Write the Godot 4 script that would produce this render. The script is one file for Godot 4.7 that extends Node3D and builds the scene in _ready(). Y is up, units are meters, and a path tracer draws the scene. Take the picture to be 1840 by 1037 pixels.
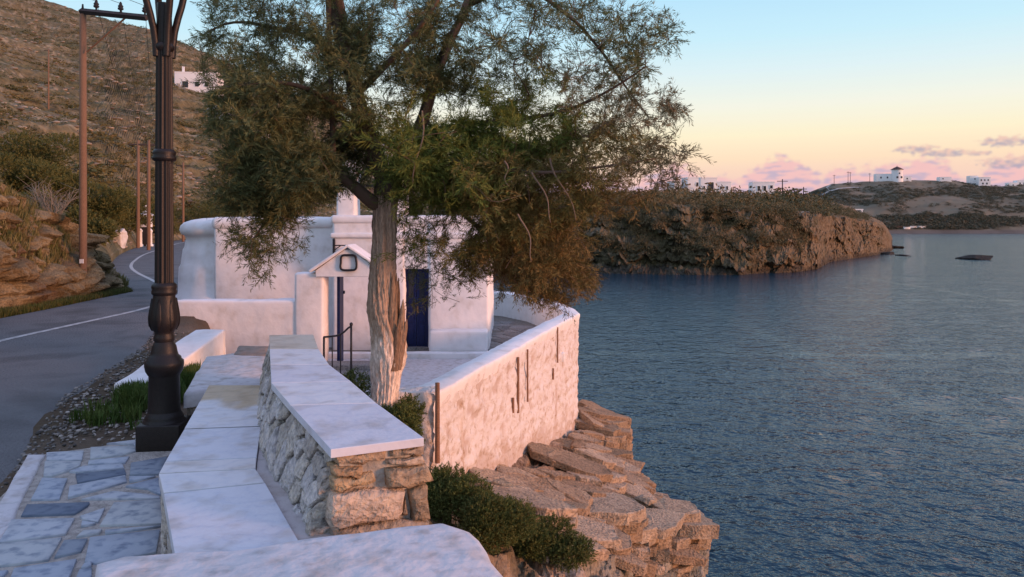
extends Node3D
# The place is laid out in metres: camera eye at y = 7 above the sea, looking along -z.
const E := 7.0
const F := 1400.0
var rng := RandomNumberGenerator.new()
var M := {}
var taken := {}

# ---------------------------------------------------------------- helpers
func V(px: float, py: float, d: float) -> Vector3:
	return Vector3((px - 920.0) / F * d, E - (py - 400.0) / F * d, -d)

func G(px: float, py: float, y: float) -> Vector3:
	return V(px, py, (E - y) * F / (py - 400.0))

func table(t: Array, x: float) -> float:
	if x <= t[0][0]:
		return t[0][1]
	for i in t.size() - 1:
		if x <= t[i + 1][0]:
			return lerpf(t[i][1], t[i + 1][1], (x - t[i][0]) / (t[i + 1][0] - t[i][0]))
	return t[t.size() - 1][1]

func eased(t: Array, x: float) -> float:
	# the same table with its corners rounded
	var s := 0.0
	for k in 9:
		s += table(t, x + (k - 4) * clampf((x - 13.0) * 0.12, 0.0, 1.1))
	return s / 9.0

func noise(sd: int, freq: float, oct := 3, kind := FastNoiseLite.TYPE_SIMPLEX_SMOOTH, ridged := false) -> FastNoiseLite:
	var n := FastNoiseLite.new()
	n.seed = sd
	n.frequency = freq
	n.noise_type = kind
	n.fractal_type = FastNoiseLite.FRACTAL_RIDGED if ridged else FastNoiseLite.FRACTAL_FBM
	n.fractal_octaves = oct
	if kind == FastNoiseLite.TYPE_CELLULAR:
		n.cellular_return_type = FastNoiseLite.RETURN_DISTANCE2_SUB
		n.fractal_type = FastNoiseLite.FRACTAL_NONE
	return n

class MB:
	var v := PackedVector3Array()
	var c := PackedColorArray()
	var ix := PackedInt32Array()
	var col := Color(1, 1, 1)
	func add(p: Vector3) -> int:
		v.append(p)
		c.append(col)
		return v.size() - 1
	func addc(p: Vector3, k: Color) -> int:
		v.append(p)
		c.append(k)
		return v.size() - 1
	func tri(a: int, b: int, d: int) -> void:
		ix.append(a)
		ix.append(b)
		ix.append(d)
	func quad(a: int, b: int, d: int, e: int) -> void:
		tri(a, b, d)
		tri(a, d, e)
	func grid(nu: int, nv: int, first: int) -> void:
		# nu x nv points laid row by row (u fastest), u to the right and v up as seen from outside
		for j in nv - 1:
			for i in nu - 1:
				var a := first + j * nu + i
				quad(a, a + nu, a + nu + 1, a + 1)
	func mesh(smooth := true) -> ArrayMesh:
		var arr := []
		arr.resize(Mesh.ARRAY_MAX)
		if smooth:
			arr[Mesh.ARRAY_VERTEX] = v
			arr[Mesh.ARRAY_COLOR] = c
			arr[Mesh.ARRAY_INDEX] = ix
			var st := SurfaceTool.new()
			st.create_from_arrays(arr)
			st.generate_normals()
			return st.commit()
		var vv := PackedVector3Array()
		var cc := PackedColorArray()
		var nn := PackedVector3Array()
		for t in range(0, ix.size(), 3):
			var a := v[ix[t]]
			var b := v[ix[t + 1]]
			var d := v[ix[t + 2]]
			var n := (a - d).cross(a - b).normalized()
			for k in 3:
				vv.append(v[ix[t + k]])
				cc.append(c[ix[t + k]])
				nn.append(n)
		arr[Mesh.ARRAY_VERTEX] = vv
		arr[Mesh.ARRAY_COLOR] = cc
		arr[Mesh.ARRAY_NORMAL] = nn
		var am := ArrayMesh.new()
		am.add_surface_from_arrays(Mesh.PRIMITIVE_TRIANGLES, arr)
		return am

func numbered(called: String) -> String:
	if not taken.has(called):
		taken[called] = 0
		return called
	taken[called] += 1
	return "%s_%03d" % [called, taken[called]]

func obj(called: String, mesh: Mesh, material: Material, parent: Node3D = null) -> MeshInstance3D:
	var o := MeshInstance3D.new()
	o.mesh = mesh
	o.material_override = material
	if parent == null:
		o.name = numbered(called)
		add_child(o)
	else:
		o.name = called
		parent.add_child(o, true)
	return o

func copies(called: String, mesh: Mesh, material: Material, xf: Array, cols: Array, parent: Node3D = null) -> MultiMeshInstance3D:
	var mm := MultiMesh.new()
	mm.transform_format = MultiMesh.TRANSFORM_3D
	mm.use_colors = true
	mm.mesh = mesh
	mm.instance_count = xf.size()
	for i in xf.size():
		mm.set_instance_transform(i, xf[i])
		mm.set_instance_color(i, cols[i])
	var o := MultiMeshInstance3D.new()
	o.multimesh = mm
	o.material_override = material
	if parent == null:
		o.name = numbered(called)
		add_child(o)
	else:
		o.name = called
		parent.add_child(o, true)
	return o

func tag(o: Node3D, label: String, category: String, group := "") -> Node3D:
	o.set_meta("label", label)
	o.set_meta("category", category)
	if group:
		o.set_meta("group", group)
	return o

func thing(called: String, label: String, category: String, at := Vector3.ZERO, group := "") -> Node3D:
	var o := Node3D.new()
	o.name = numbered(called)
	add_child(o)
	o.position = at
	return tag(o, label, category, group)

func struct(o: Node3D) -> Node3D:
	o.set_meta("kind", "structure")
	return o

func stuff(o: Node3D, label := "", category := "") -> Node3D:
	o.set_meta("kind", "stuff")
	if label:
		tag(o, label, category)
	return o

func setting(called: String) -> Node3D:
	var o := Node3D.new()
	o.name = numbered(called)
	add_child(o)
	return struct(o)

# ---------------------------------------------------------------- materials
func ntex(n: FastNoiseLite, size := 512, ramp: Array = [], wide := 1.0) -> NoiseTexture2D:
	var t := NoiseTexture2D.new()
	t.width = int(size * wide)
	t.height = size
	t.seamless = true
	t.noise = n
	if ramp.size():
		var g := Gradient.new()
		var off := PackedFloat32Array()
		var cs := PackedColorArray()
		for r in ramp:
			off.append(r[0])
			cs.append(r[1])
		g.offsets = off
		g.colors = cs
		t.color_ramp = g
	return t

func grey(v: float, tint := Color(1, 1, 1)) -> Color:
	return Color(v * tint.r, v * tint.g, v * tint.b).linear_to_srgb()

func mat(lin: Color, rough := 0.85, tex: Texture2D = null, scale := 1.0, bump: Texture2D = null, cm := 0.0, vc := true) -> StandardMaterial3D:
	var m := StandardMaterial3D.new()
	m.albedo_color = lin.linear_to_srgb()
	m.roughness = rough
	m.metallic_specular = 0.35
	m.vertex_color_use_as_albedo = vc
	m.uv1_triplanar = true
	m.uv1_world_triplanar = true
	m.uv1_scale = Vector3.ONE * scale
	if tex:
		m.albedo_texture = tex
	if bump:
		m.heightmap_enabled = true
		m.heightmap_texture = bump
		m.heightmap_scale = cm
	return m

func layer(m: StandardMaterial3D, t: Texture2D, scale: float) -> void:
	# a second, coarser pattern multiplied over the first so that repeats do not show
	m.detail_enabled = true
	m.detail_blend_mode = BaseMaterial3D.BLEND_MODE_MUL
	m.detail_albedo = t
	m.detail_uv_layer = BaseMaterial3D.DETAIL_UV_2
	m.uv2_triplanar = true
	m.uv2_world_triplanar = true
	m.uv2_scale = Vector3.ONE * scale

func make_materials() -> void:
	var W := Color(1, 1, 1)
	var mottled := ntex(noise(3, 0.012, 5), 512, [[0.0, grey(0.55)], [0.4, grey(0.8)], [0.65, grey(1.0)], [1.0, grey(0.85)]])
	var fine := ntex(noise(4, 0.05, 5), 512)
	var coarse := ntex(noise(5, 0.016, 6), 512)
	var veins := ntex(noise(6, 0.006, 5, FastNoiseLite.TYPE_SIMPLEX_SMOOTH, true), 1024, [[0.0, grey(1.0)], [0.5, grey(0.97)], [0.8, grey(0.92, Color(0.97, 0.99, 1.02))], [1.0, grey(0.82, Color(0.95, 0.98, 1.04))]])
	var cloudy := ntex(noise(61, 0.01, 5), 1024, [[0.0, grey(0.42, Color(0.85, 0.95, 1.15))], [0.3, grey(0.72, Color(0.93, 0.98, 1.06))], [0.5, grey(0.95)], [1.0, grey(1.0)]])
	var soft := ntex(noise(62, 0.01, 5), 1024, [[0.0, grey(0.6, Color(1.0, 0.95, 0.88))], [0.3, grey(0.85)], [0.5, grey(0.97)], [1.0, grey(1.0)]])
	var rocktex := ntex(noise(7, 0.02, 6), 1024, [[0.0, grey(0.3)], [0.35, grey(0.62)], [0.55, grey(0.95)], [0.75, grey(1.0, Color(1.0, 0.93, 0.82))], [1.0, grey(0.7)]])
	var rockbump := ntex(noise(8, 0.014, 7, FastNoiseLite.TYPE_SIMPLEX_SMOOTH, true), 1024)
	var plaster := ntex(noise(9, 0.008, 5), 512, [[0.0, grey(0.78, Color(1.0, 0.97, 0.92))], [0.35, grey(0.95)], [0.6, grey(1.0)], [1.0, grey(0.9)]])
	var limewash := ntex(noise(91, 0.011, 6), 1024, [[0.0, grey(0.45, Color(1.0, 0.8, 0.6))], [0.2, grey(0.68, Color(1.0, 0.86, 0.7))], [0.3, grey(0.92, Color(1.0, 0.97, 0.93))], [0.5, grey(1.0)], [1.0, grey(0.92)]])
	var speck := ntex(noise(10, 0.18, 3), 512, [[0.0, grey(0.45)], [0.45, grey(0.8)], [0.55, grey(1.0)], [0.8, grey(1.35)], [1.0, grey(1.5)]])
	var patchy := ntex(noise(11, 0.006, 5), 512, [[0.0, grey(0.6)], [0.45, grey(0.85)], [0.6, grey(1.0)], [1.0, grey(0.8)]])
	var grainy := noise(12, 0.03, 4)
	grainy.domain_warp_enabled = true
	grainy.domain_warp_amplitude = 12.0
	var grain := ntex(grainy, 512, [[0.0, grey(0.5)], [0.4, grey(0.8)], [0.6, grey(1.0)], [1.0, grey(0.9)]])
	M.white = mat(Color(0.8, 0.78, 0.78), 0.9, plaster, 0.45, coarse, 0.6)
	M.lime = mat(Color(0.68, 0.64, 0.625), 0.92, limewash, 0.5, coarse, 4.5)
	M.marble = mat(Color(0.68, 0.68, 0.7), 0.5, veins, 0.9, fine, 0.15)
	M.paver = mat(Color(0.43, 0.465, 0.5), 0.6, cloudy, 0.9, coarse, 0.4)
	M.roughmarble = mat(Color(0.58, 0.57, 0.59), 0.8, soft, 0.9, coarse, 0.9)
	M.stone = mat(W, 0.92, rocktex, 1.1, rockbump, 2.2)
	M.mortar = mat(Color(0.42, 0.39, 0.35), 0.95, mottled, 1.5, fine, 1.0)
	M.rock = mat(W, 0.93, rocktex, 0.8, rockbump, 3.2)
	M.cliff = mat(W, 0.95, rocktex, 0.05, rockbump, 60.0)
	M.hill = mat(W, 0.97, rocktex, 0.035, rockbump, 50.0)
	M.farland = mat(W, 0.97, mottled, 0.006)
	M.asphalt = mat(Color(0.155, 0.16, 0.165), 0.85, speck, 0.9, fine, 1.5)
	M.paint = mat(Color(0.52, 0.52, 0.51), 0.8, patchy, 1.6)
	M.dirt = mat(W, 0.97, speck, 1.3, coarse, 1.5)
	M.pebble = mat(W, 0.9)
	M.iron = mat(Color(0.014, 0.01, 0.009), 0.45, mottled, 4.0, fine, 0.15)
	M.iron.metallic_specular = 0.4
	M.railing = mat(Color(0.02, 0.02, 0.025), 0.5)
	M.pole = mat(Color(0.23, 0.135, 0.085), 0.9, grain, 2.0, fine, 0.6)
	M.pole.uv1_scale = Vector3(9, 0.6, 9)
	M.darkwood = mat(Color(0.05, 0.045, 0.045), 0.9, grain, 2.0)
	M.rust = mat(Color(0.3, 0.16, 0.1), 0.95, mottled, 6.0, fine, 0.4)
	M.bark = mat(W, 0.95, grain, 3.0, coarse, 2.0)
	M.bark.uv1_scale = Vector3(4.5, 0.9, 4.5)
	M.twig = mat(W, 0.95)
	M.leaf = mat(W, 0.8)
	M.leaf.backlight_enabled = true
	M.leaf.backlight = Color(0.5, 0.5, 0.5)
	M.blue = mat(Color(0.01, 0.018, 0.085), 0.45, mottled, 2.0)
	M.dark = mat(Color(0.02, 0.02, 0.025), 0.7)
	M.glassdark = mat(Color(0.03, 0.035, 0.045), 0.12)
	M.slate = mat(Color(0.27, 0.255, 0.25), 0.85, rocktex, 0.9, coarse, 0.8)
	M.farwhite = mat(Color(0.78, 0.78, 0.78), 0.9)
	M.roofdark = mat(Color(0.09, 0.06, 0.055), 0.9)
	M.plain = mat(W, 0.9)
	M.wire = mat(Color(0.03, 0.03, 0.03), 0.6)
	var blotch := ntex(noise(63, 0.005, 6), 1024, [[0.0, grey(0.5)], [0.35, grey(0.78)], [0.5, grey(1.0)], [0.65, grey(0.95)], [1.0, grey(0.7)]])
	var stains := ntex(noise(64, 0.006, 6), 1024, [[0.0, grey(0.72, Color(1.0, 0.94, 0.86))], [0.3, grey(0.9, Color(1.0, 0.97, 0.94))], [0.5, grey(0.99)], [1.0, grey(1.0)]])
	layer(M.asphalt, blotch, 0.11)
	layer(M.rock, blotch, 0.5)
	layer(M.paint, blotch, 0.9)
	layer(M.hill, blotch, 0.012)
	layer(M.cliff, blotch, 0.03)
	layer(M.marble, stains, 0.6)
	layer(M.roughmarble, stains, 0.8)
	layer(M.stone, blotch, 2.6)
	M.glass = StandardMaterial3D.new()
	M.glass.albedo_color = Color(0.85, 0.88, 0.85, 0.25)
	M.glass.transparency = BaseMaterial3D.TRANSPARENCY_ALPHA
	M.glass.roughness = 0.1
	var ripples := noise(21, 0.018, 5)
	ripples.fractal_gain = 0.55
	M.sea = mat(Color(0.006, 0.036, 0.062), 0.06, null, 0.035, ntex(ripples, 2048), 12.0, false)
	M.sea.metallic_specular = 0.27

# ---------------------------------------------------------------- shapes
func axis_steps(length: float, r: float, cell: float) -> PackedFloat32Array:
	var a := PackedFloat32Array([0.0, r * 0.3, r * 0.65])
	var n := maxi(1, int(round((length - 2 * r) / cell)))
	for i in n + 1:
		a.append(r + (length - 2 * r) * i / n)
	a.append(length - r * 0.65)
	a.append(length - r * 0.3)
	a.append(length)
	return a

# a box with rounded edges and an uneven hand-made surface
func soft_box(mb: MB, xf: Transform3D, size: Vector3, r := 0.05, cell := 0.15, amp := 0.012, n: FastNoiseLite = null) -> void:
	var half := size / 2
	var inner := half - Vector3.ONE * r
	for ax in 3:
		var ua := (ax + 1) % 3
		var va := (ax + 2) % 3
		var us := axis_steps(size[ua], r, cell)
		var vs := axis_steps(size[va], r, cell)
		for side: float in [-1.0, 1.0]:
			var first := mb.v.size()
			for j in vs.size():
				for i in us.size():
					var p := Vector3.ZERO
					p[ax] = half[ax] * side
					p[ua] = (us[i] - half[ua]) * side
					p[va] = vs[j] - half[va]
					var q := p.clamp(-inner, inner)
					var dir := (p - q).normalized()
					var w := xf * (q + dir * r)
					if n:
						w += xf.basis * dir * (n.get_noise_3dv(w) * amp)
					mb.add(w)
			mb.grid(us.size(), vs.size(), first)

func box(mb: MB, c: Vector3, s: Vector3, turn := 0.0) -> void:
	var b := Basis(Vector3.UP, turn)
	var k := []
	for i in 8:
		k.append(mb.add(c + b * Vector3((s.x if i & 1 else -s.x) / 2, (s.y if i & 2 else -s.y) / 2, (s.z if i & 4 else -s.z) / 2)))
	for f in [[4, 6, 7, 5], [1, 3, 2, 0], [5, 7, 3, 1], [0, 2, 6, 4], [6, 2, 3, 7], [0, 4, 5, 1]]:
		mb.quad(k[f[0]], k[f[1]], k[f[2]], k[f[3]])

func bx(at: Vector3, s: Vector3, turn := 0.0) -> ArrayMesh:
	var mb := MB.new()
	box(mb, at, s, turn)
	return mb.mesh(false)

# an upright slab over a plan outline (points in x, z), with bevelled top edges; colour by point if tint is given
func slab(outline: Array, y0: float, y1: float, bev := 0.01, wob: FastNoiseLite = null, amp := 0.0, cuts := 1) -> MB:
	var pts := PackedVector2Array()
	for i in outline.size():
		var a: Vector3 = outline[i]
		var b: Vector3 = outline[(i + 1) % outline.size()]
		for k in cuts:
			var p := a.lerp(b, float(k) / cuts)
			pts.append(Vector2(p.x, -p.z))
	if Geometry2D.is_polygon_clockwise(pts):
		pts.reverse()
	var n := pts.size()
	var cen := Vector2.ZERO
	for p in pts:
		cen += p / n
	var mb := MB.new()
	var rings := [[y0, 0.0], [y1 - bev, 0.0], [y1 - bev * 0.3, bev * 0.3], [y1, bev]]
	for r in rings:
		for i in n:
			var p := pts[i]
			var q: Vector2 = p + (cen - p).normalized() * r[1] * 1.3
			var w := Vector3(q.x, r[0], -q.y)
			if wob:
				var o := (p - cen).normalized() * wob.get_noise_3d(p.x * 1.0, r[0], p.y * 1.0) * amp
				w += Vector3(o.x, wob.get_noise_3d(p.x + 40, 3.0, p.y) * amp * 0.25 if r[0] > y0 else 0.0, -o.y)
			mb.add(w)
	for r in rings.size() - 1:
		for i in n:
			var j := (i + 1) % n
			mb.quad(r * n + i, (r + 1) * n + i, (r + 1) * n + j, r * n + j)
	var top := PackedVector2Array()
	var last := (rings.size() - 1) * n
	for i in n:
		top.append(Vector2(mb.v[last + i].x, -mb.v[last + i].z))
	var t := Geometry2D.triangulate_polygon(top)
	for i in range(0, t.size(), 3):
		mb.tri(last + t[i], last + t[i + 2], last + t[i + 1])
	return mb

# an uneven stone whose outline lies on a surface given by place(u, v, height)
func stone(poly: PackedVector2Array, place: Callable, proud: float, deep: float, bev: float, lump: float, n: FastNoiseLite, col: Color, step := 0.09, smooth := true) -> ArrayMesh:
	if Geometry2D.is_polygon_clockwise(poly):
		poly.reverse()
	var pts := PackedVector2Array()
	for i in poly.size():
		var a := poly[i]
		var b := poly[(i + 1) % poly.size()]
		var k := clampi(int(a.distance_to(b) / step), 1, 5)
		for q in k:
			pts.append(a.lerp(b, float(q) / k))
	var c := Vector2.ZERO
	for p in pts:
		c += p / pts.size()
	var mb := MB.new()
	mb.col = col
	var m := pts.size()
	var reach := 0.001
	for p in pts:
		reach = maxf(reach, p.distance_to(c))
	for ring in [[0.0, -deep], [0.25, proud - bev], [1.0, proud - bev * 0.15], [-1.0, proud]]:
		for p in pts:
			var away := p.distance_to(c)
			var inset: float = bev * ring[0] if ring[0] >= 0 else away * 0.5
			var q := p + (c - p) / maxf(away, 0.001) * minf(inset, away * 0.6)
			var wob := n.get_noise_2d(q.x * 9.0 + c.x * 31.0, q.y * 9.0)
			q += (p - c) / maxf(away, 0.001) * wob * lump * 0.7
			var h: float = ring[1] + (n.get_noise_2d(q.x * 5.0 + 50.0 + c.y * 17.0, q.y * 5.0) * lump if ring[1] > 0 else 0.0)
			mb.add(place.call(q.x, q.y, h))
	var e := mb.add(place.call(c.x, c.y, proud + n.get_noise_2d(c.x * 5.0 + 50.0, c.y * 5.0) * lump))
	for r in 3:
		for i in m:
			var j := (i + 1) % m
			mb.quad(r * m + i, (r + 1) * m + i, (r + 1) * m + j, r * m + j)
	for i in m:
		mb.tri(3 * m + i, e, 3 * m + (i + 1) % m)
	return mb.mesh(smooth)

func cells(w: float, h: float, sites: Array, gap: float, squash := 1.0) -> Array:
	var out := []
	for i in sites.size():
		var p := PackedVector2Array([Vector2(0, 0), Vector2(w, 0), Vector2(w, h), Vector2(0, h)])
		for j in sites.size():
			if i == j or sites[i].distance_to(sites[j]) > 1.6:
				continue
			var a: Vector2 = Vector2(sites[i].x, sites[i].y * squash)
			var b: Vector2 = Vector2(sites[j].x, sites[j].y * squash)
			var mid := (a + b) / 2
			var nrm := (b - a).normalized()
			var q := PackedVector2Array()
			for k in p.size():
				var s := Vector2(p[k].x, p[k].y * squash)
				var e := Vector2(p[(k + 1) % p.size()].x, p[(k + 1) % p.size()].y * squash)
				var ds := (s - mid).dot(nrm)
				var de := (e - mid).dot(nrm)
				if ds <= 0:
					q.append(Vector2(s.x, s.y / squash))
				if ds * de < 0:
					var x := s.lerp(e, ds / (ds - de))
					q.append(Vector2(x.x, x.y / squash))
			p = q
			if p.size() < 3:
				break
		if p.size() < 3:
			continue
		var inset := Geometry2D.offset_polygon(p, -gap, Geometry2D.JOIN_ROUND if gap > 0.03 else Geometry2D.JOIN_MITER)
		if inset.size() and inset[0].size() >= 3:
			out.append(inset[0])
	return out

func tube(mb: MB, pts: PackedVector3Array, rad: PackedFloat32Array, sides := 8, cap := true) -> void:
	var first := mb.v.size()
	var side := Vector3.RIGHT
	for i in pts.size():
		var t := (pts[mini(i + 1, pts.size() - 1)] - pts[maxi(i - 1, 0)]).normalized()
		if absf(t.dot(side)) > 0.9:
			side = Vector3.FORWARD if absf(t.z) < 0.9 else Vector3.UP
		side = (side - t * t.dot(side)).normalized()
		var up := t.cross(side)
		for k in sides:
			var a := TAU * k / sides
			mb.add(pts[i] + (side * cos(a) + up * sin(a)) * rad[i])
	for i in pts.size() - 1:
		for k in sides:
			var k2 := (k + 1) % sides
			mb.quad(first + i * sides + k, first + (i + 1) * sides + k, first + (i + 1) * sides + k2, first + i * sides + k2)
	if cap:
		var e := mb.add(pts[pts.size() - 1])
		var l := first + (pts.size() - 1) * sides
		for k in sides:
			mb.tri(l + k, e, l + (k + 1) % sides)

func rod(a: Vector3, b: Vector3, r0: float, r1: float, sides := 8) -> ArrayMesh:
	var mb := MB.new()
	tube(mb, PackedVector3Array([a, a.lerp(b, 0.5), b]), PackedFloat32Array([r0, (r0 + r1) / 2, r1]), sides)
	return mb.mesh(true)

# profile: [y, radius] from the bottom up; flutes > 0 carves grooves
func lathe(profile: Array, sides := 32, flutes := 0, depth := 0.0, from := 0.0, to := TAU) -> ArrayMesh:
	var mb := MB.new()
	for p in profile:
		for k in sides + 1:
			var a := from + (to - from) * k / sides
			var r: float = p[1]
			if flutes:
				r -= depth * pow(absf(sin(a * flutes / 2.0)), 2.0) * (p[2] if p.size() > 2 else 1.0)
			mb.add(Vector3(cos(a) * r, p[0], -sin(a) * r))
	mb.grid(sides + 1, profile.size(), 0)
	return mb.mesh(true)

# ---------------------------------------------------------------- scene
func _ready() -> void:
	rng.seed = 7
	# camera: eye 1.65 m above the pavement, level, with the lens shifted down as in the photograph
	var cam := Camera3D.new()
	cam.name = "camera"
	cam.projection = Camera3D.PROJECTION_FRUSTUM
	cam.near = 0.1
	cam.far = 9000.0
	cam.size = 0.1 * 1037.0 / F
	cam.frustum_offset = Vector2(0, -0.1 * 118.5 / F)
	cam.position = Vector3(0, E, 0)
	add_child(cam)
	cam.current = true
	var env := Environment.new()
	env.background_mode = Environment.BG_SKY
	env.tonemap_mode = Environment.TONE_MAPPER_LINEAR
	env.tonemap_exposure = 1.15
	env.sdfgi_enabled = true
	env.ssao_enabled = true
	env.ssil_enabled = true
	env.sky = Sky.new()
	env.sky.sky_material = evening_sky()
	env.background_energy_multiplier = 1.0
	var we := WorldEnvironment.new()
	we.name = "world_environment"
	we.environment = env
	add_child(we)
	# the sun has just met the horizon behind and to the right of the camera: low, rosy and very soft
	var sun := DirectionalLight3D.new()
	sun.name = "sun"
	var az := deg_to_rad(112.0)
	var el := deg_to_rad(8.0)
	var to_sun := Vector3(sin(az) * cos(el), sin(el), -cos(az) * cos(el))
	add_child(sun)
	sun.look_at_from_position(to_sun * 50.0, Vector3.ZERO)
	sun.light_color = Color(1.0, 0.44, 0.24).linear_to_srgb()
	sun.light_energy = 1.0
	sun.light_angular_distance = 14.0
	sun.shadow_enabled = true

	make_materials()
	build_sea()
	build_land()
	build_road()
	build_hill()
	build_headland()
	build_far_shore()
	build_shore_rocks()
	build_pavement()
	build_bench_and_wall()
	build_chapel()
	build_courtyard()
	build_lamp()
	build_roadside()
	build_tree()
	build_shrubs()

# ---------------------------------------------------------------- sky
func evening_sky() -> PanoramaSkyMaterial:
	var w := 4096
	var h := 2048
	var im := Image.create(w, h, false, Image.FORMAT_RGB8)
	# colours by elevation in degrees, sRGB
	var ramp := [
		[0.0, Color8(210, 180, 196)], [1.6, Color8(216, 182, 192)], [3.0, Color8(234, 198, 182)], [4.5, Color8(241, 214, 184)], [6.1, Color8(240, 228, 196)], [8.1, Color8(232, 232, 217)],
		[10.5, Color8(212, 229, 232)], [12.9, Color8(191, 225, 238)], [16.0, Color8(175, 216, 239)], [25.0, Color8(182, 212, 246)], [40.0, Color8(184, 200, 243)], [60.0, Color8(185, 194, 241)], [90.0, Color8(184, 191, 240)]]
	for y in h:
		var e := 90.0 - (y + 0.5) / h * 180.0
		var c: Color = ramp[0][1]
		for i in ramp.size() - 1:
			if e >= ramp[i][0]:
				c = ramp[i][1].lerp(ramp[i + 1][1], clampf((e - ramp[i][0]) / (ramp[i + 1][0] - ramp[i][0]), 0, 1))
		if e < 0:
			c = Color8(150, 150, 165)
		im.fill_rect(Rect2i(0, y, w, 1), c)
	# a low bank of evening cloud along the horizon and small loose clouds above it
	var n := noise(31, 1.0, 5)
	var n2 := noise(32, 1.0, 4)
	var loose := [[27.4, 4.75, 1.5, 0.35], [29.0, 4.45, 1.8, 0.33], [32.4, 5.0, 1.7, 0.42], [30.9, 4.35, 1.0, 0.2], [33.2, 3.7, 2.6, 0.5], [36.0, 5.3, 2.0, 0.4], [40.5, 4.6, 2.2, 0.4], [46.0, 5.4, 2.6, 0.5], [-40.0, 4.8, 2.4, 0.4], [-70.0, 5.2, 2.6, 0.5], [75.0, 5.0, 3.0, 0.5], [110.0, 5.4, 3.0, 0.5], [150.0, 5.0, 3.0, 0.5], [-120.0, 5.2, 3.0, 0.5], [-160.0, 5.0, 3.0, 0.5]]
	for y in range(int(h * (90.0 - 7.2) / 180.0), h / 2):
		var e := 90.0 - (y + 0.5) / h * 180.0
		for x in w:
			var a := (x + 0.5) / w * 360.0
			var s := a if a < 180 else a - 360.0
			var wrap := clampf((180.0 - absf(s)) / 6.0, 0, 1)
			var base := im.get_pixel(x, y)
			# bank: its top rises and falls along the horizon
			var top := 3.3 + 0.6 * exp(-pow((s - 19.0) / 9.0, 2.0)) + n.get_noise_2d(s * 0.16, 3.0) * 1.7 * wrap + n.get_noise_2d(s * 0.9, e * 1.6) * 0.75 * wrap
			var k := smoothstep(-0.25, 0.45, top - e)
			var body := n2.get_noise_2d(s * 0.45, e * 2.6) * wrap
			var rosy := Color8(230, 182, 182).lerp(Color8(184, 166, 188), smoothstep(-0.2, 0.3, body + (2.6 - e) * 0.14))
			var c := base.lerp(rosy, k * 0.88)
			for l in loose:
				var dx: float = (s - l[0]) / l[2]
				var dy: float = (e - l[1]) / l[3]
				if absf(dx) < 1.5 and absf(dy) < 2.0:
					var r := dx * dx + (dy * dy if dy > 0 else dy * dy * 1.9)
					var f := smoothstep(0.95, 0.25, r + n.get_noise_2d(s * 1.7 + 90.0, e * 4.0) * 1.0)
					c = c.lerp(Color8(226, 188, 174).lerp(Color8(166, 158, 174), smoothstep(0.5, -0.5, dy * 0.6 + n2.get_noise_2d(s * 1.5, e * 4.0))), f * 0.85)
			im.set_pixel(x, y, c)
	var m := PanoramaSkyMaterial.new()
	m.panorama = ImageTexture.create_from_image(im)
	return m

# ---------------------------------------------------------------- sea
func build_sea() -> void:
	var mb := MB.new()
	var n := noise(41, 0.22, 4)
	var n2 := noise(42, 0.05, 3)
	var nu := 420
	var nv := 340
	for j in nv:
		var d := 6.0 * pow(6000.0 / 6.0, pow(float(j) / (nv - 1), 1.25))
		for i in nu:
			var a := deg_to_rad(-100.0 + 200.0 * i / (nu - 1))
			var p := Vector3(sin(a) * d, 0, -cos(a) * d)
			var fade := clampf(1.2 - d / 160.0, 0, 1)
			if fade > 0:
				p.y = (n.get_noise_2d(p.x * 0.8 + p.z * 0.25, p.z * 1.7) * 0.055 + n2.get_noise_2d(p.x, p.z * 1.6) * 0.035) * fade
			mb.add(p)
	mb.grid(nu, nv, 0)
	struct(obj("sea", mb.mesh(), M.sea))

# ---------------------------------------------------------------- land near the camera
const LINE := [[-12.0, -7.6], [12.0, -7.6], [16.2, -7.46], [18.0, -7.75], [20.0, -8.6], [23.8, -10.9], [27.0, -13.1], [30.5, -15.1], [43.0, -20.4], [47.6, -21.9], [68.0, -29.0], [90.0, -33.0], [110.0, -30.0]]
const RIGHT := [[-12.0, -1.7], [0.0, -2.0], [4.76, -3.1], [7.8, -4.4], [11.0, -5.1], [15.0, -6.5], [16.5, -7.15], [17.6, -7.75], [20.0, -8.1], [23.8, -9.6], [30.5, -12.7], [43.0, -17.6], [68.0, -26.0], [90.0, -30.0], [110.0, -27.0]]
const LEFT := [[-12.0, -9.6], [14.7, -9.66], [16.4, -9.62], [19.8, -9.8], [22.0, -11.3], [25.0, -13.6], [28.0, -15.6], [34.0, -18.4], [43.0, -22.0], [55.0, -26.8], [74.0, -32.6], [90.0, -35.6], [110.0, -33.0]]
const COAST := [[-12.0, 2.2], [0.0, 1.0], [4.0, 0.2], [6.0, -0.3], [9.5, -0.95], [17.8, 1.5], [20.0, 1.2], [22.0, 0.6], [24.0, -1.0], [27.0, -5.0], [40.0, -9.0], [70.0, -14.0], [110.0, -10.0]]

func land_y(x: float, d: float) -> float:
	var y := 5.2
	var re := table(RIGHT, d)
	var co := table(COAST, d)
	# the yard of the chapel lies lower than the road
	var yard := smoothstep(9.8, 11.4, d) * smoothstep(re + 0.5, re + 1.4, x)
	y = lerpf(y, 3.7, yard)
	# bed of the tree, right of the bench wall
	var bed := smoothstep(-1.9, -1.3, x + (d - 6.0) * 0.12) * (1.0 - yard)
	if d < 9.6:
		y = lerpf(y, 4.62, bed)
	elif x > -2.9:
		y = minf(y, 3.8)
	# seaward fall
	y -= maxf(0.0, x - co + 0.3) * 1.6
	return maxf(y, -3.0)

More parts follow.
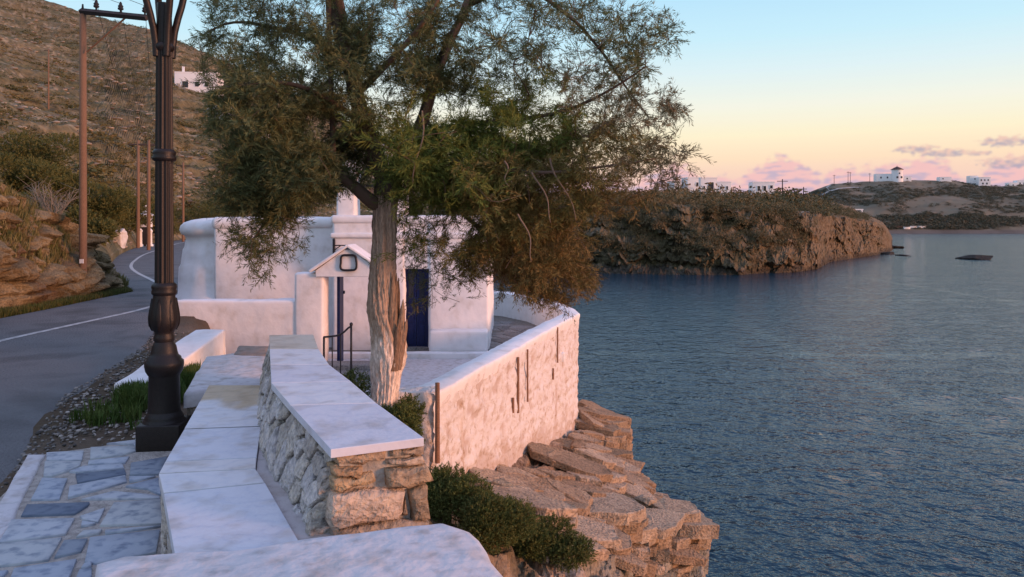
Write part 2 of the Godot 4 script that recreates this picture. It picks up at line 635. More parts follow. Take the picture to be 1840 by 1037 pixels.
func build_land() -> void:
	var mb := MB.new()
	var n := noise(51, 0.6, 4)
	var n2 := noise(52, 0.25, 3)
	var nu := 200
	var nv := 300
	for j in nv:
		var d := -10.0 + 110.0 * pow(float(j) / (nv - 1), 1.5)
		for i in nu:
			var x := 5.0 - 65.0 * pow(1.0 - float(i) / (nu - 1), 1.6)
			var y := land_y(x, d)
			if d > 3.0 and d < 24.0 and x > table(COAST, d) - 0.5:
				y = minf(y - 0.9, 1.5)
			var re := table(RIGHT, d)
			var le := table(LEFT, d)
			var off := smoothstep(0.0, 0.8, maxf(x - re, le - x))
			y += n.get_noise_2d(x, d) * 0.06 * off
			var k := n2.get_noise_2d(x * 2.0, d * 2.0)
			var c := Color(0.085, 0.06, 0.036).lerp(Color(0.13, 0.1, 0.07), smoothstep(-0.2, 0.4, k))
			mb.addc(Vector3(x, y, -d), c)
	mb.grid(nu, nv, 0)
	struct(obj("ground", mb.mesh(), M.dirt))

func road_y(d: float) -> float:
	return 5.24

func build_road() -> void:
	var n := noise(55, 0.9, 4)
	var mb := MB.new()
	var nv := 260
	var nu := 14
	for j in nv:
		var d := -10.0 + 115.0 * pow(float(j) / (nv - 1), 1.4)
		for i in nu:
			var l := eased(LEFT, d)
			var r := table(RIGHT, d)
			var x := lerpf(l, r, float(i) / (nu - 1))
			if i == nu - 1:
				x += n.get_noise_2d(d * 2.2, 1.0) * 0.22
			if i == 0:
				x += n.get_noise_2d(d * 2.2, 9.0) * 0.12
			mb.add(Vector3(x, road_y(d) + (0.0 if i > 0 and i < nu - 1 else -0.06), -d))
	mb.grid(nu, nv, 0)
	var road := obj("road", mb.mesh(), M.asphalt)
	struct(road)
	var pm := MB.new()
	nv = 240
	for j in nv:
		var d := -8.0 + 95.0 * pow(float(j) / (nv - 1), 1.3)
		var x := eased(LINE, d)
		var t := eased(LINE, d + 0.3) - eased(LINE, d - 0.3)
		var w := Vector2(0.6, -t).normalized() * 0.06
		for s: float in [-1.0, 1.0]:
			pm.add(Vector3(x + w.x * s, road_y(d) + 0.005, -(d + w.y * s)))
	pm.grid(2, nv, 0)
	var line := obj("centre_line", pm.mesh(), M.paint, road)
	# ragged gravel shoulder between asphalt and pavement
	var xf := []
	var cs := []
	for i in 1300:
		var d := rng.randf_range(3.2, 13.0)
		var r := table(RIGHT, d)
		var x := r + absf(rng.randfn(0.0, 0.2)) - 0.12
		if d < 5.6 and x > -3.2 + (d - 4.7) * -0.35:
			continue
		var s := rng.randf_range(0.005, 0.016) * (1.7 if rng.randf() < 0.08 else 1.0)
		xf.append(Transform3D(Basis.from_euler(Vector3(rng.randf() * TAU, rng.randf() * TAU, 0)).scaled(Vector3(s, s * 0.7, s * 1.2)), Vector3(x, land_y(x, d) + (0.045 if x < r else 0.012), -d)))
		var g := rng.randf_range(0.05, 0.28)
		cs.append(Color(g, g * 0.93, g * 0.86))
	for i in 450:
		var p := G(rng.randf_range(100, 290), rng.randf_range(700, 795), 5.2)
		if p.x < table(RIGHT, -p.z):
			continue
		var s := rng.randf_range(0.006, 0.024)
		xf.append(Transform3D(Basis.from_euler(Vector3(rng.randf() * TAU, rng.randf() * TAU, 0)).scaled(Vector3(s, s * 0.6, s * 1.2)), p + Vector3(0, 0.02, 0)))
		var g := rng.randf_range(0.08, 0.42)
		cs.append(Color(g, g * 0.9, g * 0.8))
	stuff(copies("gravel", pebble(3), M.pebble, xf, cs), "loose grey gravel along the crumbling edge of the asphalt", "gravel")

func pebble(sd: int) -> ArrayMesh:
	var mb := MB.new()
	var n := noise(sd, 0.9, 2)
	for j in 5:
		for i in 7:
			var a := TAU * i / 6.0
			var b := -PI / 2 + PI * j / 4.0
			var p := Vector3(cos(a) * cos(b), sin(b), -sin(a) * cos(b))
			mb.add(p * (1.0 + n.get_noise_3dv(p) * 0.4))
	mb.grid(7, 5, 0)
	return mb.mesh(true)

# ---------------------------------------------------------------- hillside
const H_D0 := [[-700.0, 13.0], [-300.0, 16.0], [0.0, 18.6], [100.0, 20.4], [150.0, 21.5], [190.0, 27.0], [210.0, 40.0], [260.0, 64.0], [330.0, 84.0], [500.0, 95.0], [900.0, 112.0], [1100.0, 130.0], [1400.0, 150.0]]
const H_Y0 := [[-700.0, 8.4], [-300.0, 8.0], [0.0, 7.3], [100.0, 6.6], [150.0, 6.2], [190.0, 5.6], [210.0, 5.5], [260.0, 5.2], [1400.0, 5.2]]
const SKYLINE := [[-700.0, -260.0], [-300.0, -150.0], [0.0, -36.0], [80.0, 0.0], [150.0, 22.0], [210.0, 38.0], [270.0, 52.0], [310.0, 68.0], [350.0, 86.0], [433.0, 122.0], [600.0, 208.0], [800.0, 302.0], [950.0, 346.0], [1100.0, 366.0], [1400.0, 380.0]]
var hill_big: FastNoiseLite
var hill_mid: FastNoiseLite
var hill_rock: FastNoiseLite

func hill_y(px: float, d: float) -> float:
	var d0 := table(H_D0, px)
	var y0 := table(H_Y0, px)
	var crest := E + (400.0 - table(SKYLINE, px)) / F * 285.0
	var t := (d - d0) / (285.0 - d0)
	var p := Vector2((px - 920.0) / F * d, d)
	var y: float
	if t <= 1.0:
		y = lerpf(y0, crest, pow(maxf(t, 0.0), lerpf(1.5, 1.1, smoothstep(150.0, 330.0, px))))
	else:
		y = crest - (d - 285.0) * 0.35
	var w := smoothstep(0.0, 0.12, t) * (1.0 - smoothstep(0.9, 1.02, t))
	y += hill_big.get_noise_2d(p.x, p.y) * 3.0 * w
	# old field terraces: flat steps with rough edges
	var step := 3.2
	var s := y / step + hill_mid.get_noise_2d(p.x * 0.6, p.y * 0.6) * 0.9
	var fr := s - floorf(s)
	y += (smoothstep(0.55, 1.0, fr) - fr) * step * 0.45 * smoothstep(0.05, 0.2, t) * smoothstep(1.0, 0.9, t)
	y += hill_rock.get_noise_2d(p.x, p.y) * 0.5 * smoothstep(0.0, 0.08, t)
	return y

func on_hill(px: float, py: float) -> Vector3:
	var d := table(H_D0, px) + 1.0
	while d < 300.0:
		if hill_y(px, d) > E - (py - 400.0) / F * d:
			break
		d += 0.5
	return V(px, py, d)

func build_hill() -> void:
	hill_big = noise(61, 0.018, 4)
	hill_mid = noise(62, 0.05, 4)
	hill_rock = noise(63, 0.3, 4)
	var tone := noise(64, 0.05, 5)
	var tone2 := noise(65, 0.3, 4)
	var mb := MB.new()
	var nu := 520
	var nv := 380
	for j in nv:
		for i in nu:
			var px := -500.0 + 1750.0 * i / (nu - 1)
			var d0 := table(H_D0, px)
			var d := d0 * pow(340.0 / d0, float(j) / (nv - 1))
			var y := hill_y(px, d)
			if j == 0:
				y -= 1.5
			var p := Vector3((px - 920.0) / F * d, y, -d)
			var a := tone.get_noise_3d(p.x * 0.5, p.y * 3.0, p.z * 0.5)
			var b := tone2.get_noise_3d(p.x * 0.5, p.y * 3.0, p.z * 0.5)
			var c := Color(0.21, 0.165, 0.085).lerp(Color(0.13, 0.12, 0.055), smoothstep(-0.1, 0.35, a))
			c = c.lerp(Color(0.4, 0.33, 0.22), smoothstep(0.12, 0.45, b) * 0.85)
			c = c.lerp(Color(0.07, 0.07, 0.035), smoothstep(0.2, 0.5, -b) * 0.7)
			mb.addc(p, c)
	mb.grid(nu, nv, 0)
	struct(obj("hillside", mb.mesh(), M.hill))
	# scrub and field stones that nobody could count
	var xf := []
	var cs := []
	var rx := []
	var rc := []
	for i in 26000:
		var px := rng.randf_range(-250.0, 1100.0)
		var d0 := table(H_D0, px)
		var d := d0 + 2.0 + (285.0 - d0) * pow(rng.randf(), 1.3)
		if d < 42.0:
			continue
		var y := hill_y(px, d)
		var p := Vector3((px - 920.0) / F * d, y, -d)
		var k := tone.get_noise_3d(p.x * 0.7, p.y * 2.0, p.z * 0.7) + rng.randfn(0.0, 0.18)
		if k > 0.02:
			var s := rng.randf_range(0.25, 0.75) * (1.9 if rng.randf() < 0.12 else 1.0)
			xf.append(Transform3D(Basis(Vector3.UP, rng.randf() * TAU).scaled(Vector3(s * 1.4, s * 0.8, s * 1.4)), p))
			var g := rng.randf()
			cs.append(Color(0.075, 0.085, 0.03).lerp(Color(0.2, 0.155, 0.06), g))
		elif rng.randf() < 0.28:
			var s := rng.randf_range(0.1, 0.38) * clampf(d / 90.0, 0.2, 1.0)
			rx.append(Transform3D(Basis.from_euler(Vector3(rng.randf() * 0.6, rng.randf() * TAU, rng.randf() * 0.4)).scaled(Vector3(s * 2.0, s * 0.7, s * 1.2)), p))
			var g := rng.randf_range(0.12, 0.4)
			rc.append(Color(g, g * 0.8, g * 0.6))
	stuff(copies("hillside_scrub", tuft(70, 46, 0.16), M.leaf, xf, cs), "low dry brown and olive scrub covering the terraced hillside", "scrub")
	stuff(copies("field_stones", pebble(5), M.pebble, rx, rc), "weathered loose stones and broken terrace walls strewn over the hillside", "stones")
	# houses on the slope
	house("hillside_house", "white flat-roofed house high on the brown hillside with a chimney at its corner", on_hill(352, 164), 10.6, 4.6, 6.0, 0.1, [[-2.6, 1.7, 1.5, 1.6], [0.2, 1.8, 0.9, 1.2], [2.6, 1.8, 0.9, 1.2]], [[-3.4, 1.8, 0.5]], "")
	house("hillside_hut", "small white cube house with one dark window below the hillside house", on_hill(385, 216), 4.4, 3.2, 4.0, -0.3, [[0.9, 1.9, 0.5, 0.7], [-0.9, 1.5, 1.0, 1.9]], [], "")
	house("hillside_house", "low white house half hidden behind the left side of the tree crown", on_hill(445, 240), 9.0, 3.0, 5.0, 0.15, [[-2.0, 1.4, 0.9, 1.1], [1.5, 1.4, 0.9, 1.1]], [], "")

func tuft(sd: int, blades: int, wide := 0.12) -> ArrayMesh:
	# a rounded clump of small leaf faces, one metre across
	var r := RandomNumberGenerator.new()
	r.seed = sd
	var mb := MB.new()
	for i in blades:
		var a := r.randf() * TAU
		var e := asin(r.randf_range(0.0, 1.0))
		var c := Vector3(cos(a) * cos(e), sin(e), sin(a) * cos(e)) * r.randf_range(0.45, 1.0)
		var u := Vector3(r.randfn(), r.randfn(), r.randfn()).normalized() * wide * r.randf_range(0.7, 1.6)
		var w := Vector3(r.randfn(), r.randfn(), r.randfn()).normalized() * wide
		var v := r.randf_range(0.6, 1.25)
		mb.col = Color(v, v, v)
		var b := mb.add(c - u)
		mb.add(c + w * 0.7)
		mb.add(c + u)
		mb.add(c - w * 0.7)
		mb.quad(b, b + 1, b + 2, b + 3)
	return mb.mesh(false)

func house(called: String, label: String, at: Vector3, w: float, h: float, dep: float, turn: float, wins: Array, chim: Array, group: String, m: Material = null) -> Node3D:
	# base at the middle of its front wall; walls go a metre into the slope
	var t := thing(called, label, "house", at, group)
	t.rotation.y = turn
	if m == null:
		m = M.farwhite
	var mb := MB.new()
	soft_box(mb, Transform3D(Basis(), Vector3(0, h / 2 - 1.0, -dep / 2)), Vector3(w, h + 2.0, dep), 0.12, 2.0, 0.0)
	obj("wall", mb.mesh(), m, t)
	var rm := MB.new()
	for s in [[0, 0.02, w, 0.25], [0, -dep + 0.25, w, 0.25]]:
		box(rm, Vector3(0, h + 0.14, s[1] - 0.12), Vector3(s[2] - 0.1, 0.34, 0.25))
	for s: float in [-1.0, 1.0]:
		box(rm, Vector3(s * (w / 2 - 0.17), h + 0.13, -dep / 2), Vector3(0.25, 0.33, dep - 0.55))
	obj("roof_parapet", rm.mesh(false), m, t)
	for q in wins:
		var f := obj("window" if q[3] < 1.8 else "door", bx(Vector3(q[0], q[1], 0.01), Vector3(q[2], q[3], 0.1)), M.glassdark, t)
		var fm := MB.new()
		for s: float in [-1.0, 1.0]:
			box(fm, Vector3(q[0] + s * (q[2] / 2 + 0.04), q[1], 0.03), Vector3(0.09, q[3] + 0.16, 0.13))
			box(fm, Vector3(q[0], q[1] + s * (q[3] / 2 + 0.04), 0.028), Vector3(q[2] - 0.02, 0.09, 0.12))
		obj("frame", fm.mesh(false), M.farwhite, f)
	for q in chim:
		obj("chimney", bx(Vector3(q[0], h + q[1] / 2, -1.0), Vector3(q[2], q[1], q[2])), m, t)
	return t

# ---------------------------------------------------------------- headland across the bay
const HL_WATER := [[820.0, 492.0], [1060.0, 490.0], [1150.0, 492.0], [1250.0, 493.5], [1330.0, 493.0], [1400.0, 490.0], [1440.0, 487.0], [1470.0, 482.0], [1490.0, 471.0], [1540.0, 463.0], [1590.0, 456.0], [1606.0, 449.0]]
const HL_TOP := [[820.0, 8.4], [1060.0, 9.0], [1200.0, 9.0], [1300.0, 8.8], [1400.0, 8.3], [1480.0, 8.0], [1540.0, 7.2], [1572.0, 6.7], [1588.0, 5.6], [1596.0, 3.4], [1602.0, 0.6], [1606.0, -1.5]]
var hl_a: FastNoiseLite
var hl_b: FastNoiseLite
var hl_c: FastNoiseLite

func headland_point(px: float, o: float) -> Vector3:
	# o: metres inland from the waterline
	var dw := E * F / (table(HL_WATER, px) - 400.0)
	var top := table(HL_TOP, px)
	var x0 := (px - 920.0) / F * dw
	var wide := 6.0 + hl_a.get_noise_2d(x0 * 2.0, 7.0) * 2.5
	var y: float
	if o < wide:
		y = -1.2 + (top + 1.2) * pow(clampf((o + 1.0) / (wide + 1.0), 0, 1), 0.62)
	else:
		y = top + (o - wide) * 0.042 * clampf((1600.0 - px) / 90.0, 0, 1)
	var d := dw + o
	var x := (px - 920.0) / F * d
	var bed := (y + x * 0.05 + hl_a.get_noise_2d(x * 0.6, 40.0) * 2.0) / 1.25
	var fb := bed - floorf(bed)
	var ledge := hl_c.get_noise_2d(floorf(bed) * 23.0, x * 0.35) * 1.1 - smoothstep(0.2, 0.0, fb) * 0.35 - smoothstep(0.85, 1.0, fb) * 0.3
	var cl := 1.0 - smoothstep(wide * 0.8, wide * 1.3, o)
	d += (hl_a.get_noise_2d(x * 1.3 + y * 1.2, y * 2.4) * 4.2 + hl_b.get_noise_2d(x * 0.8 + y * 0.9, y * 1.6) * 0.7 + ledge * 1.5) * cl * clampf(y / 1.5 + 0.4, 0, 1)
	y += hl_b.get_noise_2d(x, d) * (0.5 + 0.5 * cl) + hl_a.get_noise_2d(x, d) * 0.6
	return Vector3((px - 920.0) / F * d, y, -d)

func build_headland() -> void:
	hl_a = noise(71, 0.06, 4)
	hl_b = noise(72, 0.28, 4, FastNoiseLite.TYPE_SIMPLEX_SMOOTH, true)
	hl_c = noise(73, 0.12, 4)
	var mb := MB.new()
	var nu := 460
	var nv := 110
	for j in nv:
		var t := float(j) / (nv - 1)
		var o := -1.5 + (pow(t / 0.62, 1.6) * 13.0 if t < 0.62 else 13.0 + pow((t - 0.62) / 0.38, 1.6) * 160.0)
		for i in nu:
			var px := 820.0 + 786.0 * i / (nu - 1)
			var p := headland_point(px, o)
			var k := hl_c.get_noise_3d(p.x, p.y * 1.6, p.z)
			var b := hl_b.get_noise_3d(p.x * 0.7, p.y * 1.5, p.z * 0.7)
			var bare := smoothstep(1270.0, 1420.0, px + k * 200.0)
			var c := Color(0.13, 0.115, 0.07).lerp(Color(0.22, 0.165, 0.1), bare)
			c = c.lerp(Color(0.1, 0.095, 0.055), smoothstep(0.1, 0.45, k) * 0.75)
			c = c.lerp(Color(0.32, 0.26, 0.19), smoothstep(0.4, 0.75, b) * 0.45)
			if p.y < 0.9 + k:
				c = c.lerp(Color(0.06, 0.055, 0.05), 0.75)
			mb.addc(p, c)
	mb.grid(nu, nv, 0)
	struct(obj("headland", mb.mesh(false), M.cliff))
	var xf := []
	var cs := []
	for i in 6500:
		var px := rng.randf_range(840.0, 1560.0)
		var o := rng.randf_range(0.5, 9.0) if rng.randf() < 0.45 else 7.0 + 110.0 * pow(rng.randf(), 1.7)
		var p := headland_point(px, o)
		if p.y < 1.3:
			continue
		var k := hl_c.get_noise_3d(p.x * 0.7, 5.0, p.z * 0.7) + rng.randfn(0.0, 0.15)
		if o < 9.0 and (k < -0.02 + smoothstep(1250.0, 1420.0, px) * 0.3):
			continue
		if o >= 9.0 and k < -0.04:
			continue
		var s := rng.randf_range(0.3, 1.1) if o < 9.0 else rng.randf_range(0.5, 1.5) * (1.0 + clampf((o - 20.0) / 60.0, 0.0, 0.9)) * (1.7 if rng.randf() < 0.12 else 1.0)
		if px > 1480.0:
			s *= 0.5
		xf.append(Transform3D(Basis(Vector3.UP, rng.randf() * TAU).scaled(Vector3(s * 1.25, s * 1.1, s * 1.25)), p - Vector3(0, s * 0.15, 0)))
		cs.append(Color(0.095, 0.095, 0.045).lerp(Color(0.25, 0.17, 0.085), rng.randf() * clampf(1.25 - (px - 1050.0) / 500.0, 0.25, 1.0)))
	stuff(copies("headland_scrub", tuft(75, 130, 0.085), M.leaf, xf, cs), "mass of olive and rusty scrub covering the headland above its cliff", "scrub")
	# pale footpath along the cliff edge
	for seg in [[[1160, 9.0], [1200, 9.5], [1250, 9.3], [1292, 9.0]], [[1330, 8.8], [1360, 9.0], [1400, 9.4], [1440, 10.0]], [[1440, 11.5], [1470, 10.5], [1500, 9.6]], [[1292, 8.0], [1320, 6.2], [1345, 4.8], [1372, 3.6]]]:
		var pm := MB.new()
		var k := 0
		for s in seg.size() - 1:
			for q in 8:
				var px: float = lerpf(seg[s][0], seg[s + 1][0], q / 8.0)
				var o: float = lerpf(seg[s][1], seg[s + 1][1], q / 8.0)
				var a := headland_point(px, o)
				var b := headland_point(px, o + 2.2)
				pm.add(a + Vector3(0, 0.12, 0))
				pm.add(b + Vector3(0, 0.16, 0))
				k += 1
		pm.col = Color(1, 1, 1)
		for s in k - 1:
			pm.quad(s * 2, s * 2 + 1, s * 2 + 3, s * 2 + 2)
		pm.c.fill(Color(0.46, 0.37, 0.29))
		struct(obj("footpath", pm.mesh(), M.dirt))
	# houses on the plateau
	var houses := [
		[1218, 346, 2.0, 3.2, "white cube house at the bare twig tips of the tree, end of the headland row", 0.2, [[0.0, 1.6, 0.6, 0.9]]],
		[1249, 346, 4.2, 4.2, "white two-storey house with a single small window on the headland", 0.1, [[0.6, 2.6, 0.6, 1.0]]],
		[1274, 346, 4.6, 4.1, "white house with a large arched dark opening on the headland", 0.05, [[0.5, 2.1, 1.5, 2.0], [-1.3, 1.7, 0.5, 0.9]]],
		[1301, 346, 3.9, 3.0, "low white house with two small windows among headland trees", -0.05, [[-0.8, 1.7, 0.5, 0.8], [0.8, 1.7, 0.5, 0.8]]],
		[1372, 346, 5.8, 3.0, "white house with sloping side walls standing alone on the headland", -0.1, [[-1.2, 1.5, 0.7, 1.3], [0.3, 1.5, 0.7, 1.3], [2.0, 1.9, 0.7, 0.8]]]]
	for q in houses:
		var at := V(q[0], q[1] + 3.0, 205.0)
		var t := house("headland_house", q[4], at, q[2], q[3], 5.0, q[5], q[6], [], "houses on the headland")
		obj("foundation", bx(Vector3(0, -4.0, -2.5), Vector3(q[2] - 0.3, 6.2, 4.7)), M.plain, t)
	for q in [[1406, 322, 346, 2.6], [1427, 338, 350, 1.6], [1444, 336, 350, 1.6]]:
		var top := V(q[0], q[1], 190.0)
		var bot := V(q[0], q[2] + 14, 190.0)
		var t := thing("utility_pole", {1406: "tallest thin utility pole rising beside the lone headland house", 1427: "short thin pole on the headland between tall pole and far hill", 1444: "short thin pole on the headland nearest the far hill path"}[q[0]], "pole", bot, "thin poles on the headland")
		obj("post", rod(Vector3.ZERO, top - bot, 0.16, 0.12, 6), M.darkwood, t)
		obj("crossarm", bx(top - bot - Vector3(0, 0.5, 0), Vector3(q[3], 0.15, 0.15)), M.darkwood, t)
	# rocks standing in the water
	for q in [[1752, 466, 28, 9, "long dark flat reef alone in the open water of the bay"], [1603, 446, 14, 5, "dark reef just off the tip of the headland"], [1622, 459.5, 8, 2.5, "smallest dark reef in the water beyond the headland tip"], [1592, 457, 12, 5, "low wet rock at the foot of the headland tip"]]:
		var p := G(q[0], q[1], 0.0)
		var sc: float = -p.z / F
		var r := strata_rock(Vector3(q[2] * sc, q[3] * sc * 0.9, 3.0), 80 + int(q[0]), 1.0, Color(0.05, 0.045, 0.04), Color(0.07, 0.06, 0.05), 0.15)
		var o := obj("sea_rock", r, M.cliff)
		o.position = p
		tag(o, q[4], "rock", "rocks standing in the bay")

# ---------------------------------------------------------------- far shore with the windmill
const FAR_SKY := [[1340.0, 372.0], [1400.0, 360.0], [1440.0, 350.0], [1470.0, 339.0], [1495.0, 331.0], [1560.0, 326.0], [1620.0, 322.0], [1700.0, 325.0], [1780.0, 333.0], [1840.0, 333.0], [2000.0, 328.0], [2500.0, 350.0]]
var far_n: FastNoiseLite

func far_y(px: float, d: float) -> float:
	var crest := E + (400.0 - table(FAR_SKY, px)) / F * 640.0
	var t := (d - 492.0) / 148.0
	var x := (px - 920.0) / F * d
	var y: float
	if t < 0.0:
		y = t * 20.0
	elif t <= 1.0:
		y = 1.0 + (crest - 1.0) * pow(t, 0.85)
	else:
		y = crest - (d - 640.0) * 0.05
	y += far_n.get_noise_2d(x, d) * 3.2 * smoothstep(0.0, 0.2, t) * smoothstep(1.15, 0.85, t)
	return y

func on_far(px: float, py: float) -> Vector3:
	var d := 486.0
	while d < 660.0:
		if far_y(px, d) >= E - (py - 400.0) / F * d:
			break
		d += 0.5
	return Vector3((px - 920.0) / F * d, far_y(px, d), -d)

func build_far_shore() -> void:
	far_n = noise(81, 0.02, 5)
	var tone := noise(82, 0.02, 5)
	var mb := MB.new()
	var nu := 360
	var nv := 90
	for j in nv:
		var d := 480.0 + 420.0 * pow(float(j) / (nv - 1), 1.35)
		for i in nu:
			var px := 1320.0 + 1180.0 * i / (nu - 1)
			var p := Vector3((px - 920.0) / F * d, far_y(px, d), -d)
			var k := tone.get_noise_3d(p.x, p.y * 2.5, p.z)
			var c := Color(0.17, 0.145, 0.1).lerp(Color(0.12, 0.11, 0.075), smoothstep(-0.15, 0.25, k))
			c = c.lerp(Color(0.17, 0.15, 0.105), smoothstep(0.15, 0.4, -k) * 0.7)
			if d < 494.0:
				c = Color(0.13, 0.115, 0.1)
			mb.addc(p, c)
	mb.grid(nu, nv, 0)
	struct(obj("far_hill", mb.mesh(), M.farland))
	var xf := []
	var cs := []
	for i in 9000:
		var px := rng.randf_range(1400.0, 2000.0)
		var t := rng.randf()
		var d := 496.0 + 150.0 * pow(t, 1.2)
		var y := far_y(px, d)
		var x := (px - 920.0) / F * d
		var k := tone.get_noise_3d(x, y * 2.5, -d) + rng.randfn(0.0, 0.12)
		if k < (0.02 if t > 0.25 else -0.12):
			continue
		var s := rng.randf_range(0.6, 1.7) * (1.5 if t < 0.25 else 1.0)
		xf.append(Transform3D(Basis(Vector3.UP, rng.randf() * TAU).scaled(Vector3(s * 1.5, s, s * 1.5)), Vector3(x, y - 0.2, -d)))
		cs.append(Color(0.08, 0.085, 0.055).lerp(Color(0.15, 0.13, 0.085), rng.randf()))
	stuff(copies("far_scrub", tuft(85, 60, 0.15), M.leaf, xf, cs), "grey green scrub scattered over the far hill below the windmill", "scrub")
	# zigzag track
	for seg in [[[1476, 352], [1490, 345], [1508, 340], [1530, 338], [1552, 338]], [[1492, 344], [1486, 338], [1492, 334], [1500, 331]]]:
		var pm := MB.new()
		for s in seg.size() - 1:
			for q in 6:
				var p := on_far(lerpf(seg[s][0], seg[s + 1][0], q / 6.0), lerpf(seg[s][1], seg[s + 1][1], q / 6.0))
				pm.add(p + Vector3(0, 0.2, 0.9))
				pm.add(p + Vector3(0, 0.9, -2.4))
		for s in pm.v.size() / 2 - 1:
			pm.quad(s * 2, s * 2 + 1, s * 2 + 3, s * 2 + 2)
		pm.c.fill(Color(0.42, 0.39, 0.35))
		struct(obj("hill_track", pm.mesh(), M.dirt))
	# windmill with its houses
	var at := on_far(1612, 326)
	var mill := thing("windmill", "round white windmill tower with dark conical cap on the far hilltop", "windmill", at)
	obj("tower", lathe([[-2.0, 4.6], [3.0, 4.4], [9.0, 4.1], [9.6, 4.15]], 24), M.farwhite, mill)
	var cap := obj("cap", lathe([[9.5, 4.9], [9.7, 4.9], [11.0, 2.6], [12.3, 0.05]], 24), M.roofdark, mill)
	obj("finial", rod(Vector3(0, 12.2, 0), Vector3(0, 13.2, 0), 0.12, 0.06, 6), M.darkwood, cap)
	for q in [[-1.7, 3.2, 1.2, 1.6], [1.6, 3.2, 1.2, 1.6], [0.0, 6.4, 0.9, 1.1]]:
		obj("window", bx(Vector3(q[0], q[1], 4.0), Vector3(q[2], q[3], 1.0)), M.glassdark, mill)
	for q in [
		[1588, 325, 13.5, 5.2, "long white house joined to the left of the windmill", [[-3.0, 2.4, 1.2, 1.4], [2.0, 2.4, 1.2, 1.4]]],
		[1628, 325, 6.5, 3.0, "low white annexe at the right foot of the windmill", [[0.0, 1.5, 1.0, 1.2]]],
		[1697, 325, 9.0, 2.6, "low white house among shrubs on the ridge right of the windmill", [[-2.0, 1.4, 1.0, 1.0]]],
		[1748, 331, 6.4, 6.4, "tall plain white block house on the ridge", [[0.6, 4.0, 0.9, 1.2]]],
		[1767, 335, 9.0, 7.0, "pinkish white terraced house with several windows beside the tall block", [[-2.6, 4.8, 1.0, 1.3], [0.0, 4.8, 1.0, 1.3], [2.6, 4.8, 1.0, 1.3], [-1.4, 2.0, 1.2, 1.4], [1.6, 2.0, 1.2, 1.4]]],
		[1818, 331, 7.0, 3.6, "low white house half hidden by trees at the end of the ridge", [[0.0, 1.8, 1.0, 1.2]]],
		[1834, 331, 8.0, 5.6, "white house cut by the picture edge at the end of the ridge", [[-1.6, 3.4, 1.0, 1.3], [1.6, 3.4, 1.0, 1.3]]]]:
		house("ridge_house", q[4], on_far(q[0], q[1]) + Vector3(0, 0.2, 2.0), q[2], q[3], 7.0, -0.15, q[5], [], "houses on the far ridge")
	for q in [[1499, 314, "thin pole where the hill track meets the ridge"], [1524, 308, "left-leaning taller pole of a close pair on the ridge"], [1528, 309, "thin pole, one of a close pair on the ridge"], [1563, 311, "thin pole on the ridge just left of the windmill houses"]]:
		var b := on_far(q[0], table(FAR_SKY, q[0]) + 3.0)
		var t := thing("ridge_pole", q[2], "pole", b, "poles on the far ridge")
		obj("post", rod(Vector3(0, -1, 0), Vector3(0, E + (400.0 - q[1]) / F * -b.z - b.y, 0), 0.22, 0.16, 6), M.darkwood, t)
		obj("crossarm", bx(Vector3(0, E + (400.0 - q[1]) / F * -b.z - b.y - 0.8, 0), Vector3(2.2, 0.25, 0.25)), M.darkwood, t)
	# boats drawn up on the beach and a ruined pale shelter above the headland
	for q in [[1616, 411, 5.0, "dark little boat drawn up on the far beach"], [1630, 413, 5.5, "white rowing boat lying lowest on the far beach"], [1643, 411, 6.5, "white boat in the middle of the far beach row"], [1657, 411, 6.0, "white boat at the right end of the far beach row"]]:
		var p := on_far(q[0], q[1])
		var t := thing("boat", q[3], "boat", p + Vector3(0, 0.3, 0), "boats drawn up on the far beach")
		t.rotation.y = 0.2
		obj("hull", hull(q[2], 1.8, 1.3), M.farwhite if q[0] > 1620 else M.roofdark, t)
		obj("thwart", bx(Vector3(0, 0.9, 0), Vector3(0.4, 0.08, 1.5)), M.darkwood, t)
	var sh := thing("stone_shelter", "pale roofless stone shelter with posts behind the headland tip", "shelter", on_far(1533, 386) + Vector3(0, 0, 3))
	for x: float in [-5.0, -1.0, 4.5]:
		obj("post", bx(Vector3(x, 1.4, 0), Vector3(1.0, 3.6, 0.8)), M.farwhite, sh)
	obj("lintel", bx(Vector3(-0.3, 3.5, 0), Vector3(11.5, 0.7, 0.9)), M.farwhite, sh)
	obj("wall", bx(Vector3(0.4, 0.5, -2.5), Vector3(11, 2.5, 0.6)), M.farwhite, sh)

func hull(l: float, w: float, h: float) -> ArrayMesh:
	var mb := MB.new()
	for j in 5:
		var v := j / 4.0
		for i in 25:
			var a := TAU * i / 24.0
			var f := 0.35 + 0.65 * pow(v, 0.6)
			mb.add(Vector3(cos(a) * l / 2 * (0.8 + 0.2 * v), v * h * (1.0 + 0.15 * absf(cos(a))), -sin(a) * w / 2 * f * (1.0 - 0.5 * pow(absf(cos(a)), 3))))
	mb.grid(25, 5, 0)
	var c := mb.add(Vector3(0, 0.35, 0))
	for i in 24:
		mb.tri(i + 1, i, c)
	return mb.mesh(true)

